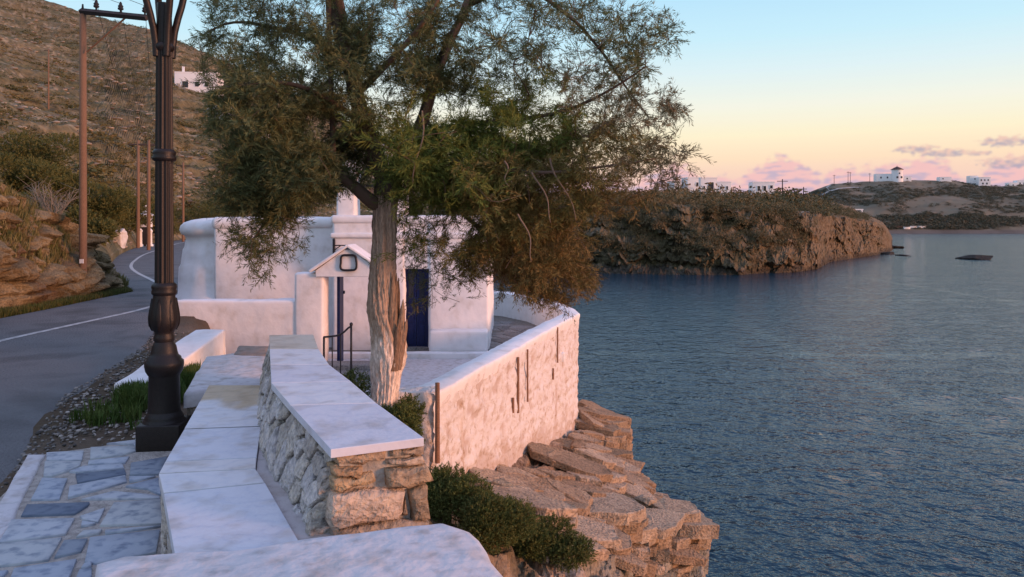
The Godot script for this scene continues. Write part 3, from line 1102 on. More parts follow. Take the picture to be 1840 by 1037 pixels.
# ---------------------------------------------------------------- rocky shore below the wall
const ROWS := [
	[2.0, [[-2.5, 4.7], [0.0, 4.3], [1.0, 3.6], [2.0, 2.2], [3.0, 0.4], [5.0, -2.0]]],
	[5.0, [[-2.5, 4.66], [-0.6, 4.5], [0.0, 4.3], [0.8, 3.6], [1.6, 2.4], [2.6, 0.6], [5.0, -2.0]]],
	[7.0, [[-2.5, 4.66], [-1.0, 4.5], [-0.4, 4.15], [0.3, 3.7], [1.2, 3.0], [2.0, 1.6], [2.8, 0.3], [5.0, -2.0]]],
	[9.0, [[-2.5, 4.5], [-1.3, 4.3], [-0.9, 3.95], [0.2, 3.5], [1.1, 2.95], [1.8, 1.6], [2.6, 0.5], [5.0, -1.6]]],
	[10.5, [[-2.5, 3.5], [-0.6, 3.52], [0.4, 3.2], [1.2, 2.75], [1.7, 1.6], [2.4, 0.9], [3.2, 0.4], [5.0, -1.6]]],
	[12.0, [[-2.5, 3.2], [-0.2, 3.25], [0.7, 3.0], [1.4, 2.65], [1.9, 1.9], [2.6, 1.3], [3.1, 0.8], [3.6, -0.6], [5.0, -1.8]]],
	[13.5, [[-2.5, 2.9], [0.3, 2.98], [1.1, 2.8], [1.8, 2.38], [2.5, 2.0], [3.1, 1.55], [3.45, 0.3], [3.8, -1.0], [5.0, -2.0]]],
	[15.0, [[-2.5, 2.7], [0.7, 2.72], [1.5, 2.5], [2.1, 2.1], [2.7, 1.65], [3.0, 0.8], [3.4, -0.8], [5.0, -2.0]]],
	[16.5, [[-2.5, 2.5], [1.1, 2.5], [1.8, 2.3], [2.3, 1.95], [2.55, 1.4], [2.9, 0.0], [3.3, -1.2], [5.0, -2.0]]],
	[18.0, [[-2.5, 2.4], [1.5, 2.42], [2.2, 2.4], [2.45, 2.2], [2.6, 1.2], [2.9, -0.6], [5.0, -2.0]]],
	[19.4, [[-2.5, 2.3], [1.5, 2.35], [2.1, 2.3], [2.35, 2.0], [2.6, 0.4], [2.9, -1.0], [5.0, -2.0]]],
	[20.2, [[-2.5, 1.5], [1.2, 1.2], [2.0, 0.6], [2.4, -0.6], [5.0, -2.0]]],
	[24.0, [[-2.5, -2.0], [5.0, -2.0]]]]

func shore_y(x: float, d: float) -> float:
	var r := 0
	while r < ROWS.size() - 2 and d > ROWS[r + 1][0]:
		r += 1
	var t := clampf((d - ROWS[r][0]) / (ROWS[r + 1][0] - ROWS[r][0]), 0, 1)
	return lerpf(table(ROWS[r][1], x), table(ROWS[r + 1][1], x), t)

func rock_tone(p: Vector3, tone: FastNoiseLite, layer: float) -> Color:
	var k := tone.get_noise_3dv(p)
	var c := Color(0.42, 0.28, 0.19).lerp(Color(0.56, 0.43, 0.33), smoothstep(-0.2, 0.3, k))
	c = c.lerp(Color(0.25, 0.17, 0.11), smoothstep(0.55, 0.9, layer) * 0.6)
	c = c.lerp(Color(0.62, 0.5, 0.4), smoothstep(0.45, 0.1, layer) * 0.5)
	c = c.lerp(Color(0.2, 0.14, 0.085), smoothstep(0.1, 0.5, -k) * 0.7)
	# a grey green bed crops out towards the point
	c = c.lerp(Color(0.34, 0.31, 0.25), smoothstep(0.5, 1.3, p.x + k * 0.8) * smoothstep(15.5, 13.6, -p.z + k * 1.5) * 0.85)
	# moss and dry growth in patches
	c = c.lerp(Color(0.12, 0.09, 0.04), smoothstep(0.12, 0.3, tone.get_noise_3dv(p * 0.8 + Vector3(30, 0, 0))) * 0.8)
	c = c.lerp(Color(0.25, 0.235, 0.19), smoothstep(2.1, 1.5, p.y + k * 0.8) * 0.8)
	c = c.lerp(Color(0.06, 0.055, 0.045), smoothstep(0.55, 0.15, p.y + k * 0.5))
	return c

func build_shore_rocks() -> void:
	var shore := setting("rocky_shore")
	var base := noise(90, 0.55, 2)
	var a := noise(91, 0.4, 2)
	var b := noise(92, 1.6, 4)
	var crack := noise(93, 0.75, 1, FastNoiseLite.TYPE_CELLULAR)
	var crack2 := noise(94, 2.2, 1, FastNoiseLite.TYPE_CELLULAR)
	var tone := noise(95, 0.55, 4)
	var bed := Vector3(0.27, 1.0, -0.1).normalized()
	var mb := MB.new()
	var nu := 260
	var nv := 380
	for j in nv:
		var d := 2.5 + 19.5 * j / (nv - 1)
		for i in nu:
			var x := -2.4 + 7.0 * i / (nu - 1)
			# pull points towards the edge of the shelf so that the drop is well covered
			var y := shore_y(x, d) + base.get_noise_2d(x, d) * 0.16
			var p := Vector3(x, y, -d)
			var w := smoothstep(4.6, 4.2, y)
			var q := p + Vector3(b.get_noise_3dv(p), 0, b.get_noise_3dv(p + Vector3(9, 0, 0))) * 0.1
			var bb := q.dot(bed)
			var s := bb / 0.2 + a.get_noise_3dv(p * 0.7) * 0.9
			var fr := s - floorf(s)
			p.y += (smoothstep(0.75, 1.0, fr) - fr) * 0.2 * 0.97 * w
			var s2 := bb / 0.06 + a.get_noise_3dv(p * 1.4) * 1.2
			var fr2 := s2 - floorf(s2)
			p.y += (smoothstep(0.5, 1.0, fr2) - fr2) * 0.055 * w
			var ck := crack.get_noise_3d(p.x * 1.2 + p.z * 0.3, 0.0, p.z * 0.6)
			p.y -= smoothstep(-0.93, -1.0, ck) * 0.1 * w
			p.y -= smoothstep(-0.9, -1.0, crack2.get_noise_3d(p.x, 0.0, p.z * 0.7)) * 0.03 * w
			p.y += b.get_noise_3dv(p * 1.8) * 0.025
			# weathering pushes the faces of the beds in and out
			p.x += b.get_noise_3d(p.x * 0.6, p.y * 5.0, p.z * 0.6) * 0.06 * w
			p.z += b.get_noise_3d(p.x * 0.6 + 20.0, p.y * 5.0, p.z * 0.6) * 0.06 * w
			var c := rock_tone(p, tone, clampf(0.5 + a.get_noise_2d(floorf(s2) * 13.7, 4.0) * 1.1, 0, 1))
			if w < 1.0:
				c = c.lerp(Color(0.18, 0.13, 0.08), 1.0 - w)
			mb.addc(p, c)
	mb.grid(nu, nv, 0)
	obj("bedrock", mb.mesh(false), M.rock, shore)
	# a few loose blocks: [px, py of the middle, distance, width, height, depth, turn, seed]
	for q in [[985, 950, 10.6, 0.5, 0.42, 0.5, 0.4, 10], [1050, 1005, 10.6, 0.5, 0.42, 0.5, -0.5, 11], [1063, 935, 11.8, 0.42, 0.3, 0.4, 0.7, 12], [1010, 905, 12.0, 0.5, 0.28, 0.4, 0.1, 15], [905, 880, 10.4, 0.34, 0.22, 0.3, 1.2, 21], [1115, 842, 15.6, 0.36, 0.26, 0.4, 0.2, 22], [1080, 870, 14.2, 0.3, 0.2, 0.3, 2.0, 23], [1160, 905, 13.4, 0.3, 0.24, 0.3, 0.7, 24], [950, 985, 9.2, 0.4, 0.3, 0.4, 1.6, 25], [1020, 960, 10.8, 0.26, 0.2, 0.3, 0.1, 26]]:
		var o := obj("rock", strata_rock(Vector3(q[3], q[4], q[5]) / 2, 200 + q[7], 0.5, Color(0.34, 0.28, 0.2), Color(0.52, 0.42, 0.32), 0.7), M.rock, shore)
		o.position = V(q[0], q[1], q[2])
		o.rotation = Vector3(0.06, q[6], -0.1)
	# the beds of the rock, plate upon plate along the broken edge of the shelf: [x, distance, top]
	var edge := [[1.15, 10.6, 2.75], [1.6, 11.5, 2.6], [2.1, 12.1, 2.45], [2.65, 12.5, 2.2], [3.08, 12.85, 2.08], [3.3, 13.4, 1.95], [3.2, 14.1, 1.88], [2.92, 14.9, 1.82], [2.68, 15.8, 1.9], [2.52, 16.8, 2.22], [2.5, 17.8, 2.45], [2.48, 18.6, 2.45], [2.35, 19.3, 2.3]]
	var r := RandomNumberGenerator.new()
	r.seed = 77
	var rim := noise(96, 3.0, 3)
	var s := 0.0
	while s < edge.size() - 1.01:
		var k := int(s)
		var t := s - k
		var ex: float = lerpf(edge[k][0], edge[k + 1][0], t)
		var ed: float = lerpf(edge[k][1], edge[k + 1][1], t)
		var ey: float = lerpf(edge[k][2], edge[k + 1][2], t) + r.randfn() * 0.13
		var step := Vector2(edge[k + 1][0] - edge[k][0], edge[k + 1][1] - edge[k][1])
		var inw := Vector2(-step.y, step.x).normalized()
		var y := ey
		var lean := r.randf_range(-0.14, 0.2)
		while y > -0.1:
			var th := r.randf_range(0.08, 0.22)
			var low := y < ey - 0.5
			var rad := r.randf_range(0.33, 0.52) * (0.86 if low else 1.0)
			var cx := ex + inw.x * (0.3 + lean) + r.randfn() * 0.07
			var cd := ed + inw.y * (0.3 + lean) + r.randfn() * 0.05
			if low:
				th *= 2.0
			var tint := Color(0.36, 0.33, 0.27).lerp(Color(0.48, 0.44, 0.37), r.randf()) if low and ed < 15.0 else Color(0.34, 0.23, 0.14).lerp(Color(0.56, 0.43, 0.31), r.randf())
			if y < 0.35:
				tint = Color(0.09, 0.085, 0.07)
			plate(shore, Vector3(cx, y, -cd), rad * 1.25, rad, th, r, rim, tint, Vector3(r.randfn() * 0.03 - 0.04, r.randf() * TAU, 0), -0.08)
			y -= th * 0.92
		s += 0.56 / step.length()
	# plates lying on the slope, dipping with it
	for i in 95:
		var d := r.randf_range(9.4, 18.6)
		var wx := -0.75 + (d - 9.5) * 0.292
		var x := lerpf(wx + 0.25, table([[9.0, 1.1], [11.0, 1.3], [12.5, 2.6], [13.3, 3.0], [15.0, 2.6], [17.0, 2.25], [19.0, 2.25]], d), r.randf())
		var rad := r.randf_range(0.13, 0.42) * (1.3 if r.randf() < 0.15 else 1.0)
		var tint := Color(0.36, 0.24, 0.15).lerp(Color(0.58, 0.44, 0.32), r.randf())
		plate(shore, Vector3(x, shore_y(x, d) + base.get_noise_2d(x, d) * 0.16 + r.randf_range(0.02, 0.13), -d), rad * 1.7, rad, r.randf_range(0.06, 0.17), r, rim, tint, Vector3(r.randfn() * 0.07, r.randf_range(-0.6, 0.6), 0), -0.3 + r.randfn() * 0.07)

# one bed of rock: an irregular flat plate whose top lies at the given point, tilted down to the right by dip
func plate(parent: Node3D, at: Vector3, a: float, b: float, th: float, r: RandomNumberGenerator, rim: FastNoiseLite, tint: Color, turn: Vector3, dip: float) -> void:
	var n := r.randi_range(7, 10)
	var pts := []
	for k in n:
		var ang := TAU * (k + r.randf_range(-0.3, 0.3)) / n
		var rr := r.randf_range(0.72, 1.1)
		pts.append(Vector3(cos(ang) * a * rr, 0, sin(ang) * b * rr))
	var mb := slab(pts, -th - 0.03, 0.0, 0.014, rim, 0.05, 3)
	for k in mb.v.size():
		var w := mb.v[k] * 4.0 + at
		var m := rim.get_noise_3dv(w)
		mb.c[k] = tint * (1.0 + m * 0.35)
		# undercut and fretted edges
		mb.v[k].y += rim.get_noise_3dv(w * 0.7 + Vector3(11, 0, 0)) * 0.03
	var o := obj("rock", mb.mesh(false), M.rock, parent)
	o.position = at
	o.basis = Basis(Vector3(0, 0, 1), dip) * Basis(Vector3(1, 0, 0), turn.x) * Basis(Vector3.UP, turn.y)

# a weathered angular block of bedded rock; half: half size
func strata_rock(half: Vector3, sd: int, e: float, low: Color, high: Color, rough: float) -> ArrayMesh:
	var n := noise(sd, 1.0, 3)
	var r := RandomNumberGenerator.new()
	r.seed = sd
	# planes that cut the block: six sides, a little askew, and a few broken corners
	var cut := []
	for ax in 3:
		for s: float in [-1.0, 1.0]:
			var nn := Vector3.ZERO
			nn[ax] = s
			nn += Vector3(r.randfn(), r.randfn() * 0.5, r.randfn()) * 0.12
			cut.append([nn.normalized(), r.randf_range(0.85, 1.0)])
	for k in 9:
		cut.append([Vector3(r.randfn(), r.randfn() * 0.7, r.randfn()).normalized(), r.randf_range(0.95, 1.2) if e < 0.9 else r.randf_range(0.7, 0.9)])
	var mb := MB.new()
	var nu := 72
	var nv := 52
	for j in nv:
		var b := -PI / 2 + PI * j / (nv - 1)
		for i in nu + 1:
			var a := TAU * (i % nu) / nu
			var u := Vector3(cos(a) * cos(b), sin(b), -sin(a) * cos(b))
			var reach := 9.0
			for q in cut:
				var dt: float = u.dot(q[0])
				if dt > 0.05:
					reach = minf(reach, q[1] / dt)
			var p := u * minf(reach, 1.45) * half
			var lay := (p.y + p.x * 0.12) / 0.11 + n.get_noise_3dv(p * 0.9) * 0.7 + sd
			var fr := lay - floorf(lay)
			var hard := n.get_noise_2d(floorf(lay) * 7.3, float(sd)) * 0.5
			var out := (-0.05 * (1.0 - smoothstep(0.0, 0.14, fr)) + hard * 0.16 + n.get_noise_3dv(p * 1.6 + Vector3(5, 0, 0)) * 0.07 + n.get_noise_3dv(p * 7.0) * 0.015) * rough
			p.x += u.x * out
			p.z += u.z * out
			p.y += n.get_noise_3dv(p * 4.0) * 0.03 * rough
			var k := n.get_noise_3dv(p * 3.0)
			mb.addc(p, low.lerp(high, clampf(0.5 + hard * 1.4 + k * 0.9, 0, 1)))
	mb.grid(nu + 1, nv, 0)
	return mb.mesh(true)

# ---------------------------------------------------------------- pavement of broken marble
func build_pavement() -> void:
	var n := noise(101, 1.0, 3)
	var pave := setting("pavement")
	var base := [G(345, 765, 5.35), G(262, 786, 5.35), G(80, 812, 5.35), G(0, 888, 5.35), G(-190, 1090, 5.35), G(-420, 1500, 5.35), Vector3(-2.2, 5.35, -0.6), Vector3(-0.6, 5.35, -0.6), Vector3(-1.0, 5.35, -3.2), Vector3(-1.6, 5.35, -4.0), Vector3(-2.0, 5.35, -5.9)]
	obj("mortar_bed", slab(base, 4.9, 5.335, 0.01).mesh(false), M.mortar, pave)
	# outlines read off the photograph, as picture points on the pavement's level
	var stones := [
		[335, 130, 610, 115, 595, 185, 335, 185], [655, 92, 960, 82, 1010, 110, 880, 146, 650, 172], [640, 186, 940, 160, 905, 205, 635, 212], [322, 196, 590, 191, 580, 228, 470, 270, 370, 300, 312, 300],
		[600, 228, 890, 212, 900, 240, 560, 272, 500, 268], [545, 288, 905, 250, 918, 285, 560, 352], [500, 372, 912, 294, 922, 338, 650, 415, 490, 458], [302, 312, 490, 316, 430, 466, 222, 470],
		[945, 205, 1215, 160, 1165, 285, 940, 290], [935, 302, 1130, 300, 935, 342], [910, 374, 1150, 312, 1168, 436, 1070, 392], [590, 466, 820, 410, 1060, 428, 1160, 446, 1160, 460],
		[190, 506, 650, 491, 640, 512, 540, 572, 150, 586], [574, 590, 762, 530, 712, 632, 600, 612], [822, 492, 1166, 468, 1190, 642, 722, 655], [72, 616, 545, 602, 476, 718, -40, 785],
		[-90, 802, 452, 742, 352, 905, -110, 962], [592, 628, 696, 642, 586, 662], [548, 738, 600, 692, 744, 686, 716, 712], [760, 690, 1180, 658, 940, 692, 760, 714], [650, 746, 1162, 688, 1136, 848, 690, 930, 612, 916],
		[392, 888, 462, 764, 636, 752, 588, 842], [96, 968, 560, 902, 490, 1060, 60, 1060], [572, 976, 668, 962, 664, 1060, 540, 1060], [604, 934, 668, 918, 664, 950, 586, 962], [-130, 1000, 62, 984, -20, 1060, -200, 1060],
		[770, 62, 1040, 32, 1040, 72, 1010, 98, 960, 70], [-120, 1085, 480, 1085, 440, 1240, -260, 1240], [520, 1085, 900, 1085, 1000, 1240, 490, 1240], [-300, 1265, 300, 1265, 260, 1500, -560, 1500], [340, 1265, 1000, 1265, 1100, 1500, 320, 1500], [-620, 1540, 240, 1540, 200, 1900, -1000, 1900], [290, 1540, 1100, 1540, 1100, 1900, 260, 1900]]
	var tints := [Color(1, 1, 1), Color(0.82, 0.87, 0.93), Color(0.98, 0.97, 0.93), Color(0.7, 0.76, 0.85), Color(0.9, 0.93, 0.97)]
	var dark := {5: true, 12: true, 8: false}
	for i in stones.size():
		var s: Array = stones[i]
		var poly := PackedVector2Array()
		for k in range(0, s.size(), 2):
			var p := G(s[k] / 4.036, 780.0 + s[k + 1] / 4.036, 5.35)
			poly.append(Vector2(p.x, -p.z))
		var c: Color = tints[(i * 7 + i / 3) % 5]
		if i == 5 or i == 12:
			c = Color(0.3, 0.36, 0.45)
		elif i == 8 or i == 21:
			c = Color(0.55, 0.6, 0.66)
		var place := func(u: float, v: float, h: float) -> Vector3: return Vector3(u, 5.335 + h, -v)
		obj("paving_stone", stone(poly, place, 0.015, 0.03, 0.006, 0.004, n, c, 0.18), M.paver, pave)
	# kerb stones at the road side
	for k in [[200, 142, 330, 140, 250, 290, 90, 318], [88, 324, 246, 296, 150, 480, -8, 496], [-12, 502, 146, 488, 80, 640, -130, 720], [-136, 728, 74, 650, -40, 850, -330, 1040], [-340, 1050, -50, 862, -320, 1300, -760, 1640]]:
		var o := []
		for q in range(0, k.size(), 2):
			o.append(G(k[q] / 4.036, 780.0 + k[q + 1] / 4.036, 5.352))
		obj("kerb_stone", slab(o, 5.1, 5.352, 0.02, n, 0.02, 3).mesh(true), M.roughmarble, pave)

# ---------------------------------------------------------------- bench and rubble wall
func build_bench_and_wall() -> void:
	var n := noise(111, 1.0, 3)
	var yb := 5.75
	var bench := thing("marble_bench", "long low bench of white marble slabs bending along the rubble wall", "bench", Vector3.ZERO)
	# slab corner points [left, right] from the far end to the near end
	var ls := [[376, 692], [331, 771], [297, 829], [285, 851], [294, 886], [322, 1040]]
	var rs := [[476, 692], [469, 766], [461, 822], [459, 842], [476, 867], [570, 1030]]
	var outline_l := []
	var outline_r := []
	for i in ls.size():
		outline_l.append(G(ls[i][0], ls[i][1], yb))
		outline_r.append(G(rs[i][0], rs[i][1], yb))
	for i in ls.size() - 1:
		var a: Vector3 = outline_l[i]
		var b: Vector3 = outline_r[i]
		var c: Vector3 = outline_r[i + 1]
		var d: Vector3 = outline_l[i + 1]
		var g := 0.007 / a.distance_to(d)
		var quad := [a.lerp(d, g), b.lerp(c, g), c.lerp(b, g), d.lerp(a, g)]
		var mb: MB
		if i == 0:
			# the far slab carries an ochre stain over its far half: a finer sheet that takes the stain's outline
			mb = slab(quad, yb - 0.05, yb - 0.003, 0.006)
			var sn := noise(113, 3.0, 4)
			var first := mb.v.size()
			for v in 25:
				for u in 25:
					var p: Vector3 = quad[3].lerp(quad[2], u / 24.0).lerp(quad[0].lerp(quad[1], u / 24.0), v / 24.0)
					var k := smoothstep(0.42, 0.6, v / 24.0 + sn.get_noise_2d(p.x, p.z) * 0.22)
					mb.addc(p, Color(1, 1, 1).lerp(Color(0.72, 0.5, 0.22), k * 0.75))
			mb.grid(25, 25, first)
			var o := obj("marble_slab", mb.mesh(true), M.marble, bench)
			o.set_meta("label", "bench slab with an ochre stain at its far end")
			continue
		mb = slab(quad, yb - 0.05, yb, 0.004)
		mb.c.fill([Color(1, 1, 1), Color(0.94, 0.96, 1.0), Color(1.0, 0.98, 0.95)][i % 3])
		obj("marble_slab", mb.mesh(false), M.marble, bench)
	var body := []
	for i in outline_l.size():
		body.append(outline_l[i] + (outline_r[i] - outline_l[i]).normalized() * 0.035)
	for i in outline_r.size():
		body.append(outline_r[outline_r.size() - 1 - i])
	obj("plinth", slab(body, 5.2, yb - 0.05, 0.004).mesh(false), M.mortar, bench)
	# rubble facing on the plinth's walkway side
	var path := PackedVector3Array()
	for i in outline_l.size():
		path.append(outline_l[i] + (outline_r[i] - outline_l[i]).normalized() * 0.03)
	rubble(bench, path, 5.3, yb - 0.055, 26, 0.016, 500, 0.0)

	# wall with marble coping
	var yw := 6.09
	var wall := thing("rubble_wall", "dry rubble stone wall beside the bench, topped with white marble coping", "wall", Vector3.ZERO)
	var cl := [[484, 602], [484.5, 627], [486, 655], [487.5, 688], [522, 728], [595, 808]]
	var cr := [[563, 601], [572, 627], [591, 655], [630, 685], [676, 724], [762, 787]]
	var wl := []
	var wr := []
	for i in cl.size():
		wl.append(G(cl[i][0], cl[i][1], yw))
		wr.append(G(cr[i][0], cr[i][1], yw))
	for i in cl.size() - 1:
		var a: Vector3 = wl[i]
		var b: Vector3 = wr[i]
		var c: Vector3 = wr[i + 1]
		var d: Vector3 = wl[i + 1]
		var g := 0.004 / a.distance_to(d)
		var mb := slab([a.lerp(d, g), b.lerp(c, g), c.lerp(b, g), d.lerp(a, g)], yw - 0.035, yw, 0.003)
		mb.c.fill(Color(0.82, 0.76, 0.62) if i == 0 else [Color(0.93, 0.93, 0.97), Color(1, 1, 1)][i % 2])
		var o := obj("coping_slab", mb.mesh(false), M.marble, wall)
		if i == 0:
			o.set_meta("label", "cream coloured coping slab at the far end")
	# core of mortar, set back from the coping
	var ins := 0.045
	var core := []
	var left_face := PackedVector3Array()
	var right_face := PackedVector3Array()
	for i in wl.size():
		var ac: Vector3 = (wr[i] - wl[i]).normalized()
		left_face.append(wl[i] + ac * ins)
		right_face.append(wr[i] - ac * ins)
	# the near end stands a little behind the coping's edge
	var back := (left_face[4] - left_face[5]).normalized()
	left_face[5] += back * 0.05
	right_face[5] += back * 0.05
	for p in left_face:
		core.append(p)
	for i in right_face.size():
		core.append(right_face[right_face.size() - 1 - i])
	obj("mortar_core", slab(core, 4.2, yw - 0.035, 0.003).mesh(false), M.mortar, wall)
	# mortar fillet between the bench and the wall's foot
	var fil := []
	for i in outline_r.size():
		fil.append(outline_r[i] + (outline_r[i] - outline_l[i]).normalized() * 0.004)
	for i in left_face.size():
		fil.append(left_face[left_face.size() - 1 - i] + (right_face[left_face.size() - 1 - i] - left_face[left_face.size() - 1 - i]).normalized() * 0.06)
	var fm := slab(fil, 5.2, 5.735, 0.004)
	fm.c.fill(Color(0.78, 0.74, 0.7))
	obj("mortar_fillet", fm.mesh(false), M.roughmarble, wall)
	rubble(wall, left_face, 5.72, yw - 0.037, 70, 0.03, 600, 0.1)
	var rf := PackedVector3Array()
	for i in right_face.size():
		rf.append(right_face[right_face.size() - 1 - i])
	rubble(wall, rf, 4.5, yw - 0.037, 60, 0.03, 700, 0.0)
	# end face: stones read off the photograph (picture points on the end plane)
	var o0 := left_face[5]
	var o1 := right_face[5]
	var across := (o1 - o0).normalized()
	var outn := Vector3(-across.z, 0, across.x)
	if outn.z < 0:
		outn = -outn
	var ends := [
		[598, 811, 694, 806, 692, 826, 664, 826, 650, 834, 600, 833], [697, 806, 760, 799, 761, 815, 698, 820], [592, 837, 650, 836, 648, 856, 594, 852], [592, 856, 668, 845, 672, 860, 660, 866, 600, 882, 592, 876],
		[692, 824, 758, 817, 764, 828, 735, 836, 690, 832], [690, 840, 764, 832, 774, 858, 730, 872, 690, 870], [590, 884, 660, 874, 722, 876, 718, 912, 712, 924, 590, 946, 582, 934], [716, 926, 726, 884, 732, 926],
		[730, 876, 764, 868, 770, 930, 738, 932], [590, 950, 712, 929, 770, 934, 770, 970, 590, 985]]
	for i in ends.size():
		var s: Array = ends[i]
		var poly := PackedVector2Array()
		for k in range(0, s.size(), 2):
			var ray := V(s[k], s[k + 1], 1.0) - Vector3(0, E, 0)
			var t := (o0 - Vector3(0, E, 0)).dot(outn) / ray.dot(outn)
			var p := Vector3(0, E, 0) + ray * t
			poly.append(Vector2((p - o0).dot(across), p.y))
		var place := func(u: float, v: float, h: float) -> Vector3: return Vector3(o0.x, v, o0.z) + across * u + outn * h
		var c: Color = [Color(0.5, 0.38, 0.27), Color(0.46, 0.36, 0.27), Color(0.48, 0.33, 0.2), Color(0.55, 0.4, 0.25), Color(0.55, 0.44, 0.34), Color(0.42, 0.32, 0.22), Color(0.62, 0.5, 0.4), Color(0.34, 0.26, 0.19), Color(0.36, 0.28, 0.2), Color(0.42, 0.36, 0.3)][i]
		obj("stone", stone(poly, place, [0.03, 0.03, 0.05, 0.055, 0.035, 0.065, 0.07, 0.03, 0.05, 0.04][i], 0.06, 0.018, 0.012, n, c, 0.04), M.stone, wall)

	# rough marble slab in the foreground, capping the next length of wall
	var ys := 5.86
	var wob := noise(114, 2.2, 3)
	var near := thing("rough_capstone", "broad rough white stone slab in front of the rubble wall's end", "stone slab", Vector3.ZERO)
	var pts := [G(170, 1010, ys), G(215, 998, ys), G(400, 988, ys), G(540, 967, ys), G(700, 948, ys), G(800, 937, ys), G(842, 955, ys), G(918, 1040, ys), G(1010, 1150, ys), G(980, 1500, ys), G(60, 1500, ys), G(160, 1060, ys)]
	var mb := slab(pts, ys - 0.12, ys, 0.022, wob, 0.03, 5)
	obj("top_slab", mb.mesh(true), M.roughmarble, near)
	var low := []
	var mid := Vector3.ZERO
	for p in pts:
		mid += p / pts.size()
	for p in pts:
		low.append(p.lerp(mid, 0.05))
	obj("base", slab(low, 4.3, ys - 0.12, 0.003).mesh(false), M.mortar, near)
	var rp := PackedVector3Array([low[5], low[4], low[3], low[2], low[1], low[0]])
	var lp := PackedVector3Array([low[9], low[8], low[7], low[6], low[5]])
	rubble(near, lp, 4.6, ys - 0.125, 40, 0.03, 800, 0.0)

	# rough natural slabs beyond the bench
	var far := thing("stone_ledge", "low ledge of rough natural stone slabs beyond the marble bench", "ledge", Vector3.ZERO)
	var top1 := [G(329, 706, 5.7), G(366, 702, 5.7), G(481, 694, 5.7), G(483, 638, 5.7), G(420, 634, 5.7), G(371, 640, 5.7), G(352, 668, 5.7)]
	obj("rough_slab", slab(top1, 5.58, 5.7, 0.03, wob, 0.05, 5).mesh(true), M.roughmarble, far)
	var top2 := [G(420, 634, 5.72), G(484, 636, 5.72), G(484, 621, 5.72), G(428, 620, 5.72)]
	var mb2 := slab(top2, 5.6, 5.72, 0.03, wob, 0.05, 4)
	mb2.c.fill(Color(0.5, 0.42, 0.36))
	obj("rough_slab", mb2.mesh(true), M.roughmarble, far)
	var c1 := []
	for p in [G(336, 704, 5.7), G(478, 698, 5.7), G(482, 622, 5.7), G(430, 624, 5.7), G(374, 645, 5.7)]:
		c1.append(p)
	var mb3 := slab(c1, 5.1, 5.59, 0.02, wob, 0.05, 4)
	mb3.c.fill(Color(0.85, 0.75, 0.65))
	obj("base", mb3.mesh(true), M.mortar, far)

	# whitewashed low wall between road and chapel stair
	var ww := thing("white_kerb_wall", "low whitewashed wall slanting from behind the lamp post to the chapel", "wall", Vector3.ZERO)
	var a0 := (G(207, 689, 5.33) + G(272, 690, 5.33)) / 2
	var a1 := (G(350, 591, 5.6) + G(406, 591, 5.6)) / 2
	var dir := a1 - a0
	var lie := Basis.looking_at(dir)
	var wm := MB.new()
	soft_box(wm, Transform3D(lie, (a0 + a1) / 2 - lie.y * 0.35), Vector3(0.4, 0.7, dir.length()), 0.03, 0.12, 0.02, noise(115, 1.5, 3))
	obj("wall", wm.mesh(), M.white, ww)
	obj("end_pipe", rod(a1 + Vector3(0.19, -0.02, 0.04), a1 + Vector3(0.19, -0.5, 0.04), 0.02, 0.02), M.white, ww)

# faces a wall with rubble stones, each a mesh of its own; path: foot points from left to right as seen from outside; batter: how far the foot stands out
func rubble(parent: Node3D, path: PackedVector3Array, y0: float, y1: float, count: int, proud: float, sd: int, batter: float) -> void:
	var len := [0.0]
	for i in path.size() - 1:
		len.append(len[i] + Vector2(path[i].x, path[i].z).distance_to(Vector2(path[i + 1].x, path[i + 1].z)))
	var total: float = len[len.size() - 1]
	var r := RandomNumberGenerator.new()
	r.seed = sd
	var sites := []
	var tries := 0
	var h := y1 - y0
	var minimum := sqrt(total * h / count) * 0.72
	while sites.size() < count and tries < 6000:
		tries += 1
		var s := Vector2(r.randf() * total, r.randf() * h)
		var ok := true
		for q in sites:
			if Vector2((q.x - s.x) * 0.8, (q.y - s.y) * 1.35).length() < minimum * (0.6 + 0.5 * r.randf()):
				ok = false
				break
		if ok:
			sites.append(s)
	var n := noise(sd, 1.0, 3)
	var place := func(u: float, v: float, hh: float) -> Vector3:
		var k := 0
		while k < path.size() - 2 and u > len[k + 1]:
			k += 1
		var t: float = (u - len[k]) / maxf(len[k + 1] - len[k], 0.001)
		var p := path[k].lerp(path[k + 1], t)
		var along := path[k + 1] - path[k]
		along.y = 0
		along = along.normalized()
		var out := Vector3(-along.z, 0, along.x)
		return Vector3(p.x, y0 + v, p.z) + out * (hh + batter * (1.0 - v / h))
	var tones := [Color(0.66, 0.63, 0.6), Color(0.52, 0.48, 0.43), Color(0.72, 0.7, 0.68), Color(0.48, 0.44, 0.4), Color(0.62, 0.58, 0.52), Color(0.6, 0.58, 0.57)]
	for c in cells(total, h, sites, 0.007, 1.35):
		obj("stone", stone(c, place, proud * r.randf_range(0.5, 1.3), 0.03 + batter, minf(0.01, proud * 0.5), 0.012, n, tones[r.randi() % 6], 0.07, false), M.stone, parent)

# ---------------------------------------------------------------- chapel
func span(px0: float, px1: float, y0: float, y1: float, front: float, deep: float) -> Array:
	# a box whose front face stands at distance front and spans those picture columns: [transform, size]
	var x0 := (px0 - 920.0) / F * front
	var x1 := (px1 - 920.0) / F * front
	return [Transform3D(Basis(), Vector3((x0 + x1) / 2, (y0 + y1) / 2, -front - deep / 2)), Vector3(x1 - x0, y1 - y0, deep)]

